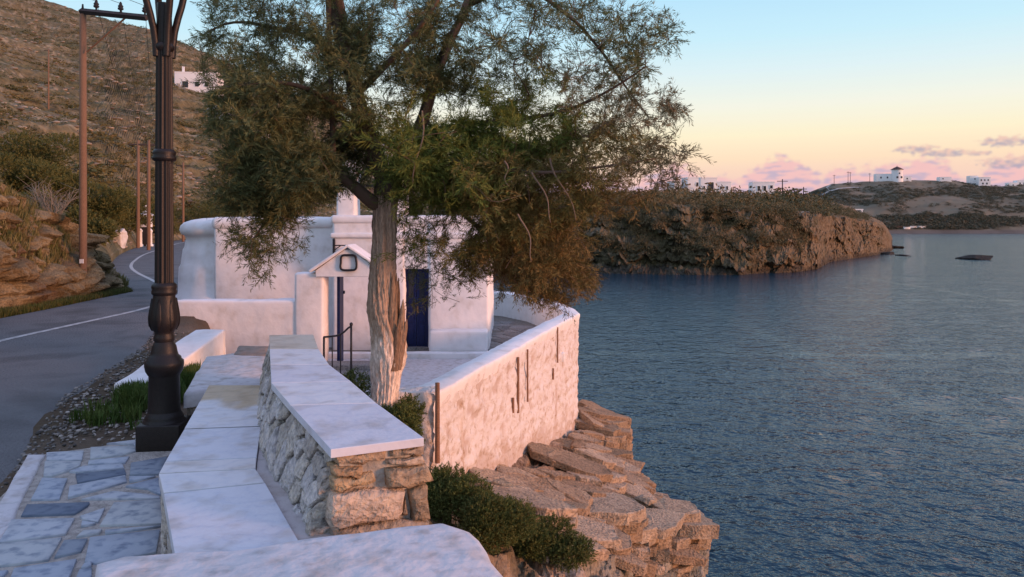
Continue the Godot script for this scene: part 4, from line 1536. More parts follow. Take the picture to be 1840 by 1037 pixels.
func build_chapel() -> void:
	var n := noise(121, 0.9, 3)
	var ch := thing("chapel", "small whitewashed chapel with a rounded apse, belfry and dark blue door", "chapel", Vector3.ZERO)
	# nave with a rolled roof edge
	var mb := MB.new()
	var q := span(384, 603, 3.6, 6.98, 17.25, 4.2)
	soft_box(mb, q[0], q[1], 0.06, 0.16, 0.025, n)
	obj("nave_wall", mb.mesh(), M.white, ch)
	var rm := MB.new()
	q = span(378, 600, 6.86, 7.12, 17.17, 4.4)
	soft_box(rm, q[0], q[1], 0.12, 0.16, 0.03, n)
	var roof := obj("roof_edge", rm.mesh(), M.white, ch)
	# apse: half round end that flares towards its foot
	var ac := Vector3((386 - 920) / F * 17.9, 0, -18.3)
	var ap := MB.new()
	var prof := [[3.6, 1.1], [4.9, 1.08], [5.1, 1.04], [5.3, 1.02], [5.36, 0.95], [5.7, 0.93], [5.95, 0.93], [6.05, 0.87], [6.2, 0.83], [6.38, 0.83], [6.45, 0.79], [6.64, 0.77], [6.7, 0.8], [6.73, 0.87], [6.82, 0.91], [6.92, 0.9], [7.0, 0.83], [7.06, 0.66], [7.1, 0.4], [7.12, 0.02]]
	for p in prof:
		for k in 49:
			var a := TAU * k / 48.0
			var w := Vector3(cos(a) * p[1], p[0], -sin(a) * p[1]) + ac
			w += Vector3(cos(a), 0, -sin(a)) * n.get_noise_3dv(Vector3(cos(a), p[0], sin(a)) * 2.0) * 0.05
			ap.add(w)
	ap.grid(49, prof.size(), 0)
	obj("apse", ap.mesh(), M.white, ch)
	# west front, standing a little forward, with its door opening
	var fr := MB.new()
	for s in [[596, 728, 3.7, 7.02], [769, 879, 3.7, 7.03]]:
		q = span(s[0], s[1], s[2], s[3], 16.9, 4.0)
		soft_box(fr, q[0], q[1], 0.07, 0.16, 0.03, n)
	q = span(721, 776, 5.98, 7.01, 16.93, 3.9)
	soft_box(fr, q[0], q[1], 0.05, 0.16, 0.02, n)
	obj("front_wall", fr.mesh(), M.white, ch)
	var mo := MB.new()
	q = span(592, 883, 6.66, 6.78, 16.84, 4.1)
	soft_box(mo, q[0], q[1], 0.045, 0.16, 0.015, n)
	q = span(593, 882, 6.98, 7.16, 16.86, 4.1)
	soft_box(mo, q[0], q[1], 0.07, 0.16, 0.02, n)
	obj("cornice", mo.mesh(), M.white, ch)
	# belfry with an arched opening
	var bel := MB.new()
	for s in [[604, 638], [694, 728]]:
		q = span(s[0], s[1], 7.1, 8.0, 17.0, 0.6)
		soft_box(bel, q[0], q[1], 0.05, 0.12, 0.02, n)
	var cx := (666 - 920) / F * 17.0
	for k in 9:
		var a := PI * (k + 0.5) / 9.0
		soft_box(bel, Transform3D(Basis(Vector3(0, 0, 1), a - PI / 2), Vector3(cx + cos(a) * 0.52, 7.92 + sin(a) * 0.52, -17.3)), Vector3(0.26, 0.37, 0.598), 0.04, 0.12, 0.01, n)
	q = span(630, 702, 8.5, 8.72, 17.01, 0.58)
	soft_box(bel, q[0], q[1], 0.06, 0.12, 0.01, n)
	var bo := obj("belfry", bel.mesh(), M.white, ch)
	obj("bell", lathe([[7.45, 0.17], [7.5, 0.16], [7.62, 0.11], [7.74, 0.09], [7.78, 0.01]], 20), M.rust, bo).position = Vector3(cx, 0, -17.3)
	obj("yoke", bx(Vector3(cx, 7.82, -17.3), Vector3(0.75, 0.06, 0.08)), M.darkwood, bo)
	var cr := MB.new()
	box(cr, Vector3(cx, 8.92, -17.3), Vector3(0.05, 0.45, 0.05))
	box(cr, Vector3(cx, 8.98, -17.298), Vector3(0.26, 0.05, 0.046))
	obj("cross", cr.mesh(false), M.dark, bo)
	# door
	var dw := span(728, 769, 4.25, 6.0, 17.06, 0.05)
	var dc: Vector3 = dw[0].origin
	var leaf_w: float = dw[1].x / 2 - 0.02
	for s: float in [-1.0, 1.0]:
		var lf := obj("door_leaf", bx(dc + Vector3(s * (leaf_w / 2 + 0.005), 0, 0), Vector3(leaf_w, 1.74, 0.05)), M.blue, ch)
		for r in [[-0.58, 0.42], [-0.08, 0.42]]:
			obj("panel", bx(dc + Vector3(s * (leaf_w / 2 + 0.005), r[0], 0.03), Vector3(leaf_w - 0.12, r[1], 0.02)), M.blue, lf)
		obj("pane", bx(dc + Vector3(s * (leaf_w / 2 + 0.005), 0.5, 0.03), Vector3(leaf_w - 0.12, 0.52, 0.012)), M.glassdark, lf)
	var df := MB.new()
	for s: float in [-1.0, 1.0]:
		box(df, dc + Vector3(s * (dw[1].x / 2), 0, 0.05), Vector3(0.05, 1.76, 0.06))
	box(df, dc + Vector3(0, 0.86, 0.052), Vector3(dw[1].x, 0.05, 0.058))
	obj("door_frame", df.mesh(false), M.blue, ch)
	obj("door_handle", rod(dc + Vector3(0.03, -0.1, 0.05), dc + Vector3(0.03, 0.05, 0.05), 0.012, 0.012, 8), M.rust, ch)
	obj("door_sill", bx(dc + Vector3(0, -0.87, 0.1), Vector3(dw[1].x + 0.06, 0.06, 0.16)), M.slate, ch)
	# bench built against the front
	var be := MB.new()
	q = span(771, 876, 4.1, 4.7, 16.5, 0.5)
	soft_box(be, q[0], q[1], 0.05, 0.12, 0.02, n)
	obj("wall_bench", be.mesh(), M.white, ch)
	# lamp bracket on the front
	var br := thing("wall_lamp_bracket", "thin dark iron bracket fixed to the chapel front above the gate gable", "bracket", Vector3.ZERO)
	obj("upright", rod(V(600, 468, 16.8), V(600, 429, 16.8), 0.018, 0.018, 6), M.railing, br)
	obj("arm", rod(V(600, 441, 16.8), V(637, 441, 16.7), 0.014, 0.014, 6), M.railing, br)
	obj("scroll", rod(V(600, 450, 16.8), V(612, 441.5, 16.77), 0.01, 0.01, 6), M.railing, br)
	obj("lamp_cap", lathe([[-0.09, 0.05], [-0.02, 0.08], [0.02, 0.02]], 12), M.railing, br).position = V(634, 443, 16.7)
	obj("plate", bx(V(600, 449, 16.83), Vector3(0.05, 0.46, 0.05)), M.railing, br)

	# enclosing wall with the gabled gate
	var en := thing("gate_wall", "whitewashed enclosing wall in front of the chapel, stepping up to a gabled gateway", "wall", Vector3.ZERO)
	var wm := MB.new()
	q = span(312, 534, 3.5, 5.5, 15.0, 0.42)
	soft_box(wm, q[0], q[1], 0.06, 0.14, 0.03, n)
	q = span(528, 581, 3.52, 6.04, 14.97, 0.48)
	soft_box(wm, q[0], q[1], 0.06, 0.12, 0.025, n)
	q = span(669, 706, 3.52, 6.04, 14.97, 0.48)
	soft_box(wm, q[0], q[1], 0.06, 0.12, 0.025, n)
	obj("wall", wm.mesh(), M.white, en)
	# gable over the gate
	var gm := MB.new()
	var gx := (625 - 920) / F * 14.93
	var hw := 0.63
	var outline := [Vector2(-hw, 5.96), Vector2(hw, 5.96), Vector2(hw, 6.08), Vector2(0.06, 6.49), Vector2(-0.06, 6.49), Vector2(-hw, 6.08)]
	for z in [-14.9, -14.94, -15.46, -15.5]:
		var k := 1.0 if z == -14.94 or z == -15.46 else 0.955
		for p in outline:
			gm.add(Vector3(gx + p.x * k, 6.15 + (p.y - 6.15) * k, z))
	for r in 3:
		for i in 6:
			var j := (i + 1) % 6
			gm.quad(r * 6 + i, r * 6 + j, (r + 1) * 6 + j, (r + 1) * 6 + i)
	for i in 4:
		gm.tri(0, i + 2, i + 1)
		gm.tri(18, 18 + i + 1, 18 + i + 2)
	obj("gable", gm.mesh(false), M.white, en)
	# sloping copings of the gable
	for s: float in [-1.0, 1.0]:
		var cm := MB.new()
		var a := Vector3(gx + s * 0.72, 6.07, -15.2)
		var b := Vector3(gx, 6.555, -15.2)
		var ang := atan2(b.y - a.y, (b.x - a.x))
		soft_box(cm, Transform3D(Basis(Vector3(0, 0, 1), ang), (a + b) / 2), Vector3(a.distance_to(b) + 0.02, 0.06, 0.72), 0.022, 0.1, 0.01, n)
		obj("gable_coping", cm.mesh(), M.white, en)
	# dark rounded frame over the gate
	var ring := MB.new()
	var rp := PackedVector3Array()
	var rr := PackedFloat32Array()
	for k in 41:
		var a := TAU * k / 40.0
		var e := 0.42
		var half := 0.145 if sin(a) > 0 else 0.155
		rp.append(V(626, 472, 14.87) + Vector3(signf(cos(a)) * pow(absf(cos(a)), e) * half, signf(sin(a)) * pow(absf(sin(a)), e) * 0.145, 0))
		rr.append(0.021)
	tube(ring, rp, rr, 8, false)
	obj("emblem_frame", ring.mesh(), M.railing, en)
	# open gate leaf
	var lf := thing("gate_leaf", "dark blue wooden gate leaf standing open in the chapel gateway", "gate", Vector3.ZERO)
	var l0 := V(608, 497, 15.3)
	obj("leaf", bx(Vector3(l0.x, 5.08, -15.5), Vector3(0.05, 1.7, 0.3)), M.blue, lf)
	obj("stile", bx(Vector3(l0.x, 5.08, -15.325), Vector3(0.055, 1.72, 0.05)), M.blue, lf)
	obj("hinge", bx(Vector3(l0.x, 5.6, -15.67), Vector3(0.09, 0.06, 0.06)), M.railing, lf)
	obj("foot", bx(Vector3(l0.x, 4.2, -15.33), Vector3(0.05, 0.1, 0.05)), M.railing, lf)

	# iron railing of the steps
	var ra := thing("stair_railing", "small black iron railing with a curved handrail at the chapel steps", "railing", Vector3.ZERO)
	var d := 14.1
	var tops := [[582, 606, 664], [597, 604, 666], [612, 601, 669], [631, 586, 674]]
	for t in tops:
		var heavy: bool = t[0] == 631 or t[0] == 582
		obj("post" if heavy else "baluster", rod(V(t[0], t[2], d) - Vector3(0, 0.1, 0), V(t[0], t[1], d), 0.02 if heavy else 0.011, 0.02 if heavy else 0.011, 8), M.railing, ra)
	var hm := MB.new()
	var hp := PackedVector3Array()
	var hr := PackedFloat32Array()
	for p in [[581, 606], [592, 605], [604, 603.5], [612, 601], [619, 596], [625, 590], [631, 586]]:
		hp.append(V(p[0], p[1], d))
		hr.append(0.018)
	tube(hm, hp, hr, 8)
	obj("handrail", hm.mesh(), M.railing, ra)
	obj("finial", lathe([[0.0, 0.02], [0.02, 0.032], [0.05, 0.03], [0.07, 0.005]], 12), M.railing, ra).position = V(631, 586, d)

# ---------------------------------------------------------------- courtyard
const WALL := [[-0.95, 9.45], [0.0, 12.7], [0.75, 15.3], [1.53, 17.8], [1.5, 18.6], [1.25, 20.2], [0.75, 21.9], [0.0, 23.2], [-1.0, 24.1], [-2.4, 24.6], [-4.2, 24.8]]

func wall_path() -> PackedVector3Array:
	var p := PackedVector3Array()
	var c := Curve3D.new()
	for i in WALL.size():
		p.append(Vector3(WALL[i][0], 0, -WALL[i][1]))
	return p

func build_courtyard() -> void:
	var yard := setting("courtyard")
	var n := noise(131, 1.0, 3)
	var floor_pts := [Vector3(-4.3, 0, -10.6), Vector3(-1.2, 0, -9.6), Vector3(-0.75, 0, -9.75), Vector3(1.0, 0, -16.0), Vector3(1.15, 0, -16.5), Vector3(-4.3, 0, -16.5)]
	# near floor: cement, rising gently towards the chapel
	var fm := MB.new()
	for j in 30:
		var d := lerpf(9.62, 16.25, j / 29.0)
		var xr := -1.08 + (d - 9.62) * 0.2945
		for i in 24:
			var x := lerpf(-4.3, xr, i / 23.0)
			fm.add(Vector3(x, lerpf(4.0, 4.16, (d - 9.6) / 6.6) + n.get_noise_2d(x, d) * 0.015, -d))
	fm.grid(24, 30, 0)
	fm.c.fill(Color(1, 0.97, 0.95))
	obj("cement_floor", fm.mesh(), M.roughmarble, yard)
	var em := MB.new()
	soft_box(em, Transform3D(Basis(), Vector3(-1.65, 4.18, -16.35)), Vector3(5.5, 0.2, 0.22), 0.03, 0.15, 0.015, n)
	obj("step_edge", em.mesh(), M.white, yard)
	# slate terrace round the chapel, flag by flag
	var tb := slab([Vector3(-4.3, 0, -16.4), Vector3(0.9, 0, -16.4), Vector3(1.3, 0, -18), Vector3(1.0, 0, -20), Vector3(0.5, 0, -22), Vector3(-0.4, 0, -23.4), Vector3(-4.2, 0, -24.6)], 3.6, 4.235, 0.01)
	tb.c.fill(Color(0.5, 0.48, 0.46))
	obj("terrace_bed", tb.mesh(false), M.mortar, yard)
	var r := RandomNumberGenerator.new()
	r.seed = 9
	var sites := []
	for i in 70:
		sites.append(Vector2(r.randf() * 2.6, r.randf() * 7.4))
	var place := func(u: float, v: float, h: float) -> Vector3: return Vector3(-1.3 + u, 4.235 + h, -16.5 - v)
	for c in cells(2.6, 7.4, sites, 0.018, 1.0):
		var mid := Vector2.ZERO
		for p in c:
			mid += p / c.size()
		var x := -1.3 + mid.x
		var d := 16.5 + mid.y
		if x > minf(-0.95 + 0.2923 * (d - 9.45), 1.5) - 0.55 - maxf(0.0, d - 19.0) * 0.42 or (x < -0.7 and d < 21.2):
			continue
		obj("slate_flag", stone(c, place, 0.015, 0.02, 0.006, 0.004, n, Color(1, 1, 1) * r.randf_range(0.6, 1.3), 0.25), M.slate, yard)

	# parapet: whitewashed rubble, its outer face going down to the rock
	var wall := thing("parapet_wall", "long whitewashed rubble parapet above the sea, curving behind the chapel", "wall", Vector3.ZERO)
	var path := wall_path()
	var smooth := PackedVector3Array()
	for i in path.size() - 1:
		var steps := maxi(2, int(path[i].distance_to(path[i + 1]) / 0.05))
		for k in steps:
			smooth.append(path[i].lerp(path[i + 1], float(k) / steps))
	smooth.append(path[path.size() - 1])
	var sn := noise(133, 2.4, 1, FastNoiseLite.TYPE_CELLULAR)
	var s2 := noise(134, 4.0, 4)
	var s3 := noise(135, 0.8, 4)
	var outer := MB.new()
	var inner := MB.new()
	var nv := 56
	var m := smooth.size()
	for j in nv:
		for i in m:
			var a := smooth[maxi(i - 3, 0)]
			var b := smooth[mini(i + 3, m - 1)]
			var al := (b - a).normalized()
			var out := Vector3(-al.z, 0, al.x)
			var p := smooth[i]
			var foot := 3.3 if -p.z < 10.5 else 1.9
			var v := float(j) / (nv - 1)
			p.y = lerpf(foot, 4.86, v)
			var joint := smoothstep(-0.72, -0.98, sn.get_noise_3d(p.x * 1.0, p.y * 1.7, p.z * 1.0))
			var h := -joint * 0.02 + s2.get_noise_3dv(p) * 0.034 + s3.get_noise_3dv(p) * 0.04
			var bare := smoothstep(0.2, 0.4, s2.get_noise_3d(p.x * 0.7, p.y * 0.7, p.z * 0.7) + s3.get_noise_3dv(p * 1.7) * 0.5)
			bare = maxf(bare, smoothstep(0.42, 0.05, p.y - maxf(shore_y(p.x, -p.z), foot) + s3.get_noise_3dv(p * 3.0) * 0.6) * 0.85)
			h -= bare * 0.012
			p += out * h
			outer.addc(p, Color(1, 1, 1).lerp(Color(0.62, 0.45, 0.33), bare * 0.6))
	outer.grid(m, nv, 0)
	obj("outer_face", outer.mesh(), M.lime, wall)
	var capm := MB.new()
	var prof := [[-0.02, 4.7], [0.022, 4.86], [0.024, 4.9], [0.012, 4.92], [-0.01, 4.928], [-0.17, 4.935], [-0.335, 4.928], [-0.352, 4.91], [-0.36, 4.88], [-0.355, 4.4], [-0.36, 3.8]]
	for q in prof.size():
		for i in m:
			var a := smooth[maxi(i - 3, 0)]
			var b := smooth[mini(i + 3, m - 1)]
			var al := (b - a).normalized()
			var out := Vector3(-al.z, 0, al.x)
			var p: Vector3 = smooth[i] + out * prof[q][0]
			p.y = prof[q][1] + s3.get_noise_3dv(p) * 0.025
			p += out * s2.get_noise_3dv(p) * 0.012
			capm.add(p)
	capm.grid(m, prof.size(), 0)
	obj("coping", capm.mesh(), M.white, wall)
	# rusty pipes let into the outer face
	for q in [[931, 642, 742, 0.022], [948, 628, 722, 0.016], [1002, 588, 652, 0.016], [994, 662, 682, 0.02], [922, 715, 742, 0.022]]:
		var k: float = (q[0] - 920.0) / F
		var d := (-0.95 - 0.2923 * 9.45 + 0.025) / (k - 0.2923)
		obj("drain_pipe", rod(V(q[0], q[2], d), V(q[0], q[1], d), q[3], q[3], 8), M.rust, wall)
	# short return wall towards the tree
	var rw := thing("return_wall", "short stub of rubble wall with a rusty pipe at its corner", "wall", Vector3.ZERO)
	var rm := MB.new()
	soft_box(rm, Transform3D(Basis(Vector3.UP, 0.1), Vector3(-1.2, 4.2, -9.62)), Vector3(0.56, 1.5, 0.34), 0.035, 0.05, 0.045, noise(136, 3.0, 3))
	obj("wall", rm.mesh(), M.lime, rw)
	obj("corner_pipe", rod(V(786, 832, 9.36), V(786, 688, 9.36), 0.03, 0.028, 8), M.rust, rw)
	var ledge := MB.new()
	soft_box(ledge, Transform3D(Basis(Vector3.UP, 0.1), Vector3(-1.95, 4.35, -9.75)), Vector3(1.3, 0.9, 0.4), 0.06, 0.08, 0.06, noise(137, 2.0, 3))
	obj("low_footing", ledge.mesh(), M.roughmarble, rw)
	# stone steps from the gate
	var st := thing("stone_steps", "worn dark stone steps leading down from the chapel gate", "steps", Vector3.ZERO)
	for i in 4:
		var y := 4.36 - i * 0.1
		obj("step", slab([Vector3(-3.95, 0, -14.9 + i * 0.42), Vector3(-2.4, 0, -14.9 + i * 0.42), Vector3(-2.35, 0, -14.45 + i * 0.42), Vector3(-4.0, 0, -14.45 + i * 0.42)], 3.7, y, 0.03, n, 0.03, 4).mesh(true), M.slate, st)

# ---------------------------------------------------------------- lamp post
func build_lamp() -> void:
	var c := G(295, 806, 5.35)
	c = Vector3((295 - 920) / F * 5.82, 5.336, -5.82)
	var t := thing("street_lamp", "ornate dark cast-iron lamp post with a bulbous leaf-carved foot beside the bench", "street lamp", c)
	t.rotation.y = 0.12
	var mb := MB.new()
	soft_box(mb, Transform3D(Basis(), Vector3(0, 0.085, 0)), Vector3(0.31, 0.2, 0.31), 0.012, 0.1, 0.0)
	obj("plinth", mb.mesh(), M.iron, t)
	obj("base_moulding", lathe([[0.165, 0.15], [0.19, 0.152], [0.2, 0.135], [0.215, 0.137], [0.235, 0.125], [0.26, 0.114]], 40), M.iron, t)
	obj("drum", lathe([[0.24, 0.116], [0.3, 0.112], [0.52, 0.108], [0.54, 0.113]], 40), M.iron, t)
	obj("collar", lathe([[0.53, 0.113], [0.56, 0.13], [0.6, 0.138], [0.63, 0.137], [0.645, 0.12], [0.66, 0.118], [0.675, 0.1], [0.7, 0.092], [0.74, 0.085], [0.78, 0.066]], 40), M.iron, t)
	var vase := obj("vase", lathe([[0.77, 0.066], [0.79, 0.073], [0.815, 0.074], [0.83, 0.066], [0.85, 0.07], [0.88, 0.09], [0.92, 0.1], [0.97, 0.1], [1.02, 0.092], [1.08, 0.081], [1.13, 0.076]], 40), M.iron, t)
	# leaves standing proud of the vase
	for k in 6:
		var a := TAU * (k + 0.5) / 6.0 - 1.2
		var lm := MB.new()
		var rad := [[0.86, 0.076, 0.0], [0.9, 0.097, 0.22], [0.95, 0.102, 0.3], [1.0, 0.096, 0.27], [1.05, 0.087, 0.2], [1.1, 0.078, 0.0]]
		for q in rad:
			for s in 7:
				var f := (s - 3) / 3.0
				var aa: float = a + f * q[2] * (1.0 - 0.25 * absf(sin(q[0] * 60.0)))
				var rr: float = q[1] + 0.004 - 0.008 * f * f + (0.006 if s % 2 else 0.0)
				lm.add(Vector3(cos(aa) * rr, q[0], -sin(aa) * rr))
		lm.grid(7, rad.size(), 0)
		obj("leaf_ornament", lm.mesh(), M.iron, vase)
	obj("ring", lathe([[1.12, 0.076], [1.135, 0.088], [1.15, 0.09], [1.165, 0.084], [1.18, 0.09], [1.2, 0.086], [1.215, 0.07]], 40), M.iron, t)
	obj("shaft", lathe([[1.2, 0.068, 1], [1.25, 0.068, 1], [2.1, 0.064, 1], [2.14, 0.064, 0]], 72, 12, 0.012), M.iron, t)
	obj("ring", lathe([[2.12, 0.066], [2.13, 0.082], [2.15, 0.086], [2.165, 0.076], [2.18, 0.082], [2.195, 0.08], [2.21, 0.066]], 40), M.iron, t)
	obj("upper_shaft", lathe([[2.2, 0.064, 1], [3.0, 0.058, 1], [3.02, 0.058, 0], [3.3, 0.05, 0]], 72, 12, 0.011), M.iron, t)
	obj("neck_ring", lathe([[2.94, 0.058], [2.96, 0.07], [2.98, 0.072], [3.0, 0.06]], 32), M.iron, t)
	# four curved brackets spreading to carry the lantern
	for k in 4:
		var a := TAU * k / 4.0 + 0.6
		var bm := MB.new()
		var bp := PackedVector3Array()
		var br := PackedFloat32Array()
		for q in [[2.9, 0.056], [3.0, 0.062], [3.1, 0.075], [3.2, 0.098], [3.3, 0.126], [3.4, 0.148], [3.5, 0.165]]:
			bp.append(Vector3(cos(a) * q[1], q[0], -sin(a) * q[1]))
			br.append(0.026)
		tube(bm, bp, br, 10)
		obj("bracket", bm.mesh(), M.iron, t)
	# lantern, mostly above the picture
	obj("lantern_floor", lathe([[3.46, 0.15], [3.48, 0.19], [3.5, 0.19], [3.51, 0.02]], 4, 0, 0.0, PI / 4, TAU + PI / 4), M.iron, t)
	for k in 4:
		var a := TAU * k / 4.0 + PI / 4
		obj("corner_bar", rod(Vector3(cos(a) * 0.18, 3.5, -sin(a) * 0.18), Vector3(cos(a) * 0.27, 3.95, -sin(a) * 0.27), 0.012, 0.012, 6), M.iron, t)
		var b := a + TAU / 4.0
		var pm := MB.new()
		for q in [[a, 0.175, 3.51], [b, 0.175, 3.51], [b, 0.265, 3.94], [a, 0.265, 3.94]]:
			pm.add(Vector3(cos(q[0]) * q[1], q[2], -sin(q[0]) * q[1]))
		pm.quad(0, 3, 2, 1)
		obj("glass_pane", pm.mesh(false), M.glass, t)
	obj("lantern_roof", lathe([[3.94, 0.3], [3.97, 0.3], [4.1, 0.16], [4.2, 0.06], [4.3, 0.03], [4.36, 0.002]], 4, 0, 0.0, PI / 4, TAU + PI / 4), M.iron, t)

# ---------------------------------------------------------------- roadside
func build_roadside() -> void:
	# rock cutting along the inner edge of the road
	var a := noise(141, 0.45, 4)
	var b := noise(142, 1.7, 4)
	var crack := noise(143, 0.9, 1, FastNoiseLite.TYPE_CELLULAR)
	var tone := noise(144, 0.7, 4)
	var mb := MB.new()
	var nu := 460
	var nv := 130
	var path := [[-9.75, 3.0], [-9.8, 10.0], [-9.95, 15.0], [-9.95, 18.0], [-10.0, 19.8], [-10.6, 21.2], [-13.4, 24.4], [-17.5, 29.0]]
	var pl := PackedVector3Array()
	for p in path:
		pl.append(Vector3(p[0], 0, -p[1]))
	var tops := [[-3.0, 9.0], [10.0, 9.0], [14.5, 8.7], [17.0, 7.95], [18.0, 7.45], [19.0, 7.15], [19.7, 6.7], [20.4, 6.2], [21.2, 5.8], [24.4, 5.7], [29.0, 5.5]]
	for j in nv:
		for i in nu:
			var s := 3.0 + 26.0 * i / (nu - 1)
			var k := 0
			while k < path.size() - 2 and s > path[k + 1][1]:
				k += 1
			var p := pl[k].lerp(pl[k + 1], (s - path[k][1]) / (path[k + 1][1] - path[k][1]))
			var al := (pl[k + 1] - pl[k]).normalized()
			var back := Vector3(al.z, 0, -al.x)
			var top := table(tops, s)
			var v := float(j) / (nv - 1)
			var h := top - 5.15
			var setback := 0.1 + 0.5 * pow(v, 1.25) * clampf(h, 0.4, 2.6)
			p += back * setback
			p.y = 5.12 + h * pow(v, 0.8)
			if v > 0.93:
				p += back * (v - 0.93) * 50.0
				p.y = 5.12 + h - (v - 0.93) * 5.0
			var bed := p.y * 0.95 + p.x * 0.18 + p.z * 0.12
			var ly := bed / 0.3 + a.get_noise_3dv(p) * 0.9
			var fr := ly - floorf(ly)
			var hard := a.get_noise_2d(floorf(ly) * 5.1, p.z * 0.6)
			var push := smoothstep(0.0, 0.3, fr) * smoothstep(1.0, 0.75, fr) * 0.16 + hard * 0.35 + a.get_noise_3dv(p * 1.6) * 0.5 + b.get_noise_3dv(p) * 0.26
			push -= smoothstep(-0.85, -1.0, crack.get_noise_3d(p.x, p.y * 1.7, p.z)) * 0.14
			push *= clampf(h * 0.7, 0.2, 1.0) * smoothstep(0.0, 0.15, v)
			p -= back * push
			var kk := tone.get_noise_3dv(p)
			var c := Color(0.19, 0.14, 0.075).lerp(Color(0.29, 0.225, 0.13), smoothstep(-0.1, 0.35, kk))
			c = c.lerp(Color(0.15, 0.1, 0.06), smoothstep(0.1, 0.4, -kk) * 0.8)
			mb.addc(p, c)
	mb.grid(nu, nv, 0)
	struct(obj("rock_cutting", mb.mesh(false), M.rock))

	# grass verge
	var xf := []
	var cs := []
	for i in 5200:
		var d := rng.randf_range(10.5, 21.0)
		var x := table(LEFT, d) - absf(rng.randfn(0.0, 0.3)) + 0.1
		var s := rng.randf_range(0.5, 1.2)
		xf.append(Transform3D(Basis(Vector3.UP, rng.randf() * TAU).scaled(Vector3(s, s * rng.randf_range(0.6, 1.1), s)), Vector3(x, 5.18, -d)))
		cs.append(Color(0.06, 0.085, 0.02).lerp(Color(0.16, 0.12, 0.045), rng.randf() * rng.randf()))
	stuff(copies("verge_grass", blades(151, 14, 0.16), M.leaf, xf, cs), "strip of short green grass along the foot of the rock cutting", "grass")
	xf = []
	cs = []
	for area in [[245, 708, 30, 16, 620], [342, 672, 16, 14, 380], [300, 700, 30, 14, 200], [190, 738, 60, 20, 40]]:
		for i in area[4]:
			var p := G(area[0] + clampf(rng.randfn(0, 0.45), -1, 1) * area[2], area[1] + clampf(rng.randfn(0, 0.45), -1, 1) * area[3] + 14, 5.22)
			var s := rng.randf_range(0.5, 1.15)
			xf.append(Transform3D(Basis(Vector3.UP, rng.randf() * TAU).scaled(Vector3(s, s, s)), p))
			cs.append(Color(0.05, 0.1, 0.018).lerp(Color(0.1, 0.13, 0.03), rng.randf()))
	stuff(copies("kerb_grass", blades(152, 16, 0.15), M.leaf, xf, cs), "bright green grass tufts growing behind the lamp post", "grass")

	# dry grass over the cutting
	xf = []
	cs = []
	for i in 5200:
		var d := rng.randf_range(12.0, 21.0)
		var back := rng.randf_range(0.1, 3.0)
		var top := table(tops, d)
		var x := -10.2 - back
		var y: float = 5.12 + (top - 5.12) * clampf(pow(back / 1.15, 0.65), 0.0, 1.0)
		var s := rng.randf_range(0.8, 1.8)
		xf.append(Transform3D(Basis(Vector3.UP, rng.randf() * TAU).scaled(Vector3(s, s, s)), Vector3(x, y - 0.06, -d)))
		cs.append(Color(0.11, 0.12, 0.035).lerp(Color(0.24, 0.19, 0.085), rng.randf()))
	stuff(copies("dry_grass", blades(153, 14, 0.17), M.leaf, xf, cs), "dry yellow grass tufts growing over the rock cutting", "grass")

	# wooden utility pole at the bend
	var base := V(149, 507, 18.5)
	var ph := 6.36
	var pole := thing("wooden_pole", "tall weathered wooden utility pole with a crossarm at the road bend", "utility pole", base)
	obj("pole", rod(Vector3(0, -0.4, 0), Vector3(0, ph, 0), 0.09, 0.072, 14), M.pole, pole)
	var a0 := V(145, 20, 18.5) - base
	var a1 := V(264, 32, 17.9) - base
	var mid := (a0 + a1) / 2
	var arm := MB.new()
	tube(arm, PackedVector3Array([a0, mid, a1]), PackedFloat32Array([0.075, 0.075, 0.075]), 4)
	obj("crossarm", arm.mesh(false), M.darkwood, pole)
	obj("brace", rod(V(156, 93, 18.4) - base, V(224, 33, 18.1) - base, 0.022, 0.022, 6), M.pole, pole)
	var heads := []
	for f in [0.03, 0.24, 0.61, 0.97]:
		var p := a0.lerp(a1, f) + Vector3(0, 0.07, 0)
		if f > 0.1:
			var ins := obj("insulator", lathe([[-0.02, 0.02], [0.04, 0.022], [0.06, 0.06], [0.09, 0.065], [0.1, 0.045], [0.13, 0.06], [0.15, 0.055], [0.17, 0.035], [0.21, 0.03], [0.24, 0.012]], 14), M.dark, pole)
			ins.position = p
			heads.append(base + p + Vector3(0, 0.2, 0))
		else:
			obj("cap_bolt", rod(p, p + Vector3(0, 0.1, 0), 0.03, 0.02, 6), M.dark, pole)
	obj("notice_plate", bx(Vector3(0.02, 0.5, 0.1), Vector3(0.09, 0.1, 0.02)), M.white, pole)
	# poles farther along the road
	var far_poles := [[267, 252, 445, 50.0, "slender bare pole behind the roadside shrine"], [248, 252, 448, 54.0, "faint thin pole standing just left of the shrine pole"], [329, 292, 436, 72.0, "distant thin pole by the road behind the chapel apse"], [87, 88, 196, 110.0, "lone pole high on the hillside left of the wooden pole"]]
	var heads2 := []
	for q in far_poles:
		var bp := V(q[0], q[2], q[3])
		if q[0] == 87:
			bp = on_hill(q[0], q[2])
		var dd := -bp.z
		var t := thing("distant_pole", q[4], "utility pole", bp, "distant poles along the road")
		var top: float = E + (400.0 - q[1]) / F * dd - bp.y
		obj("post", rod(Vector3(0, -1.0, 0), Vector3(0, top, 0), 0.13, 0.1, 8), M.pole, t)
		obj("crossarm", bx(Vector3(0, top - 0.3, 0), Vector3(1.2, 0.1, 0.1), 0.5), M.darkwood, t)
		if q[0] == 267:
			for k in 3:
				heads2.append(bp + Vector3((k - 1) * 0.45, top, (k - 1) * -0.2))
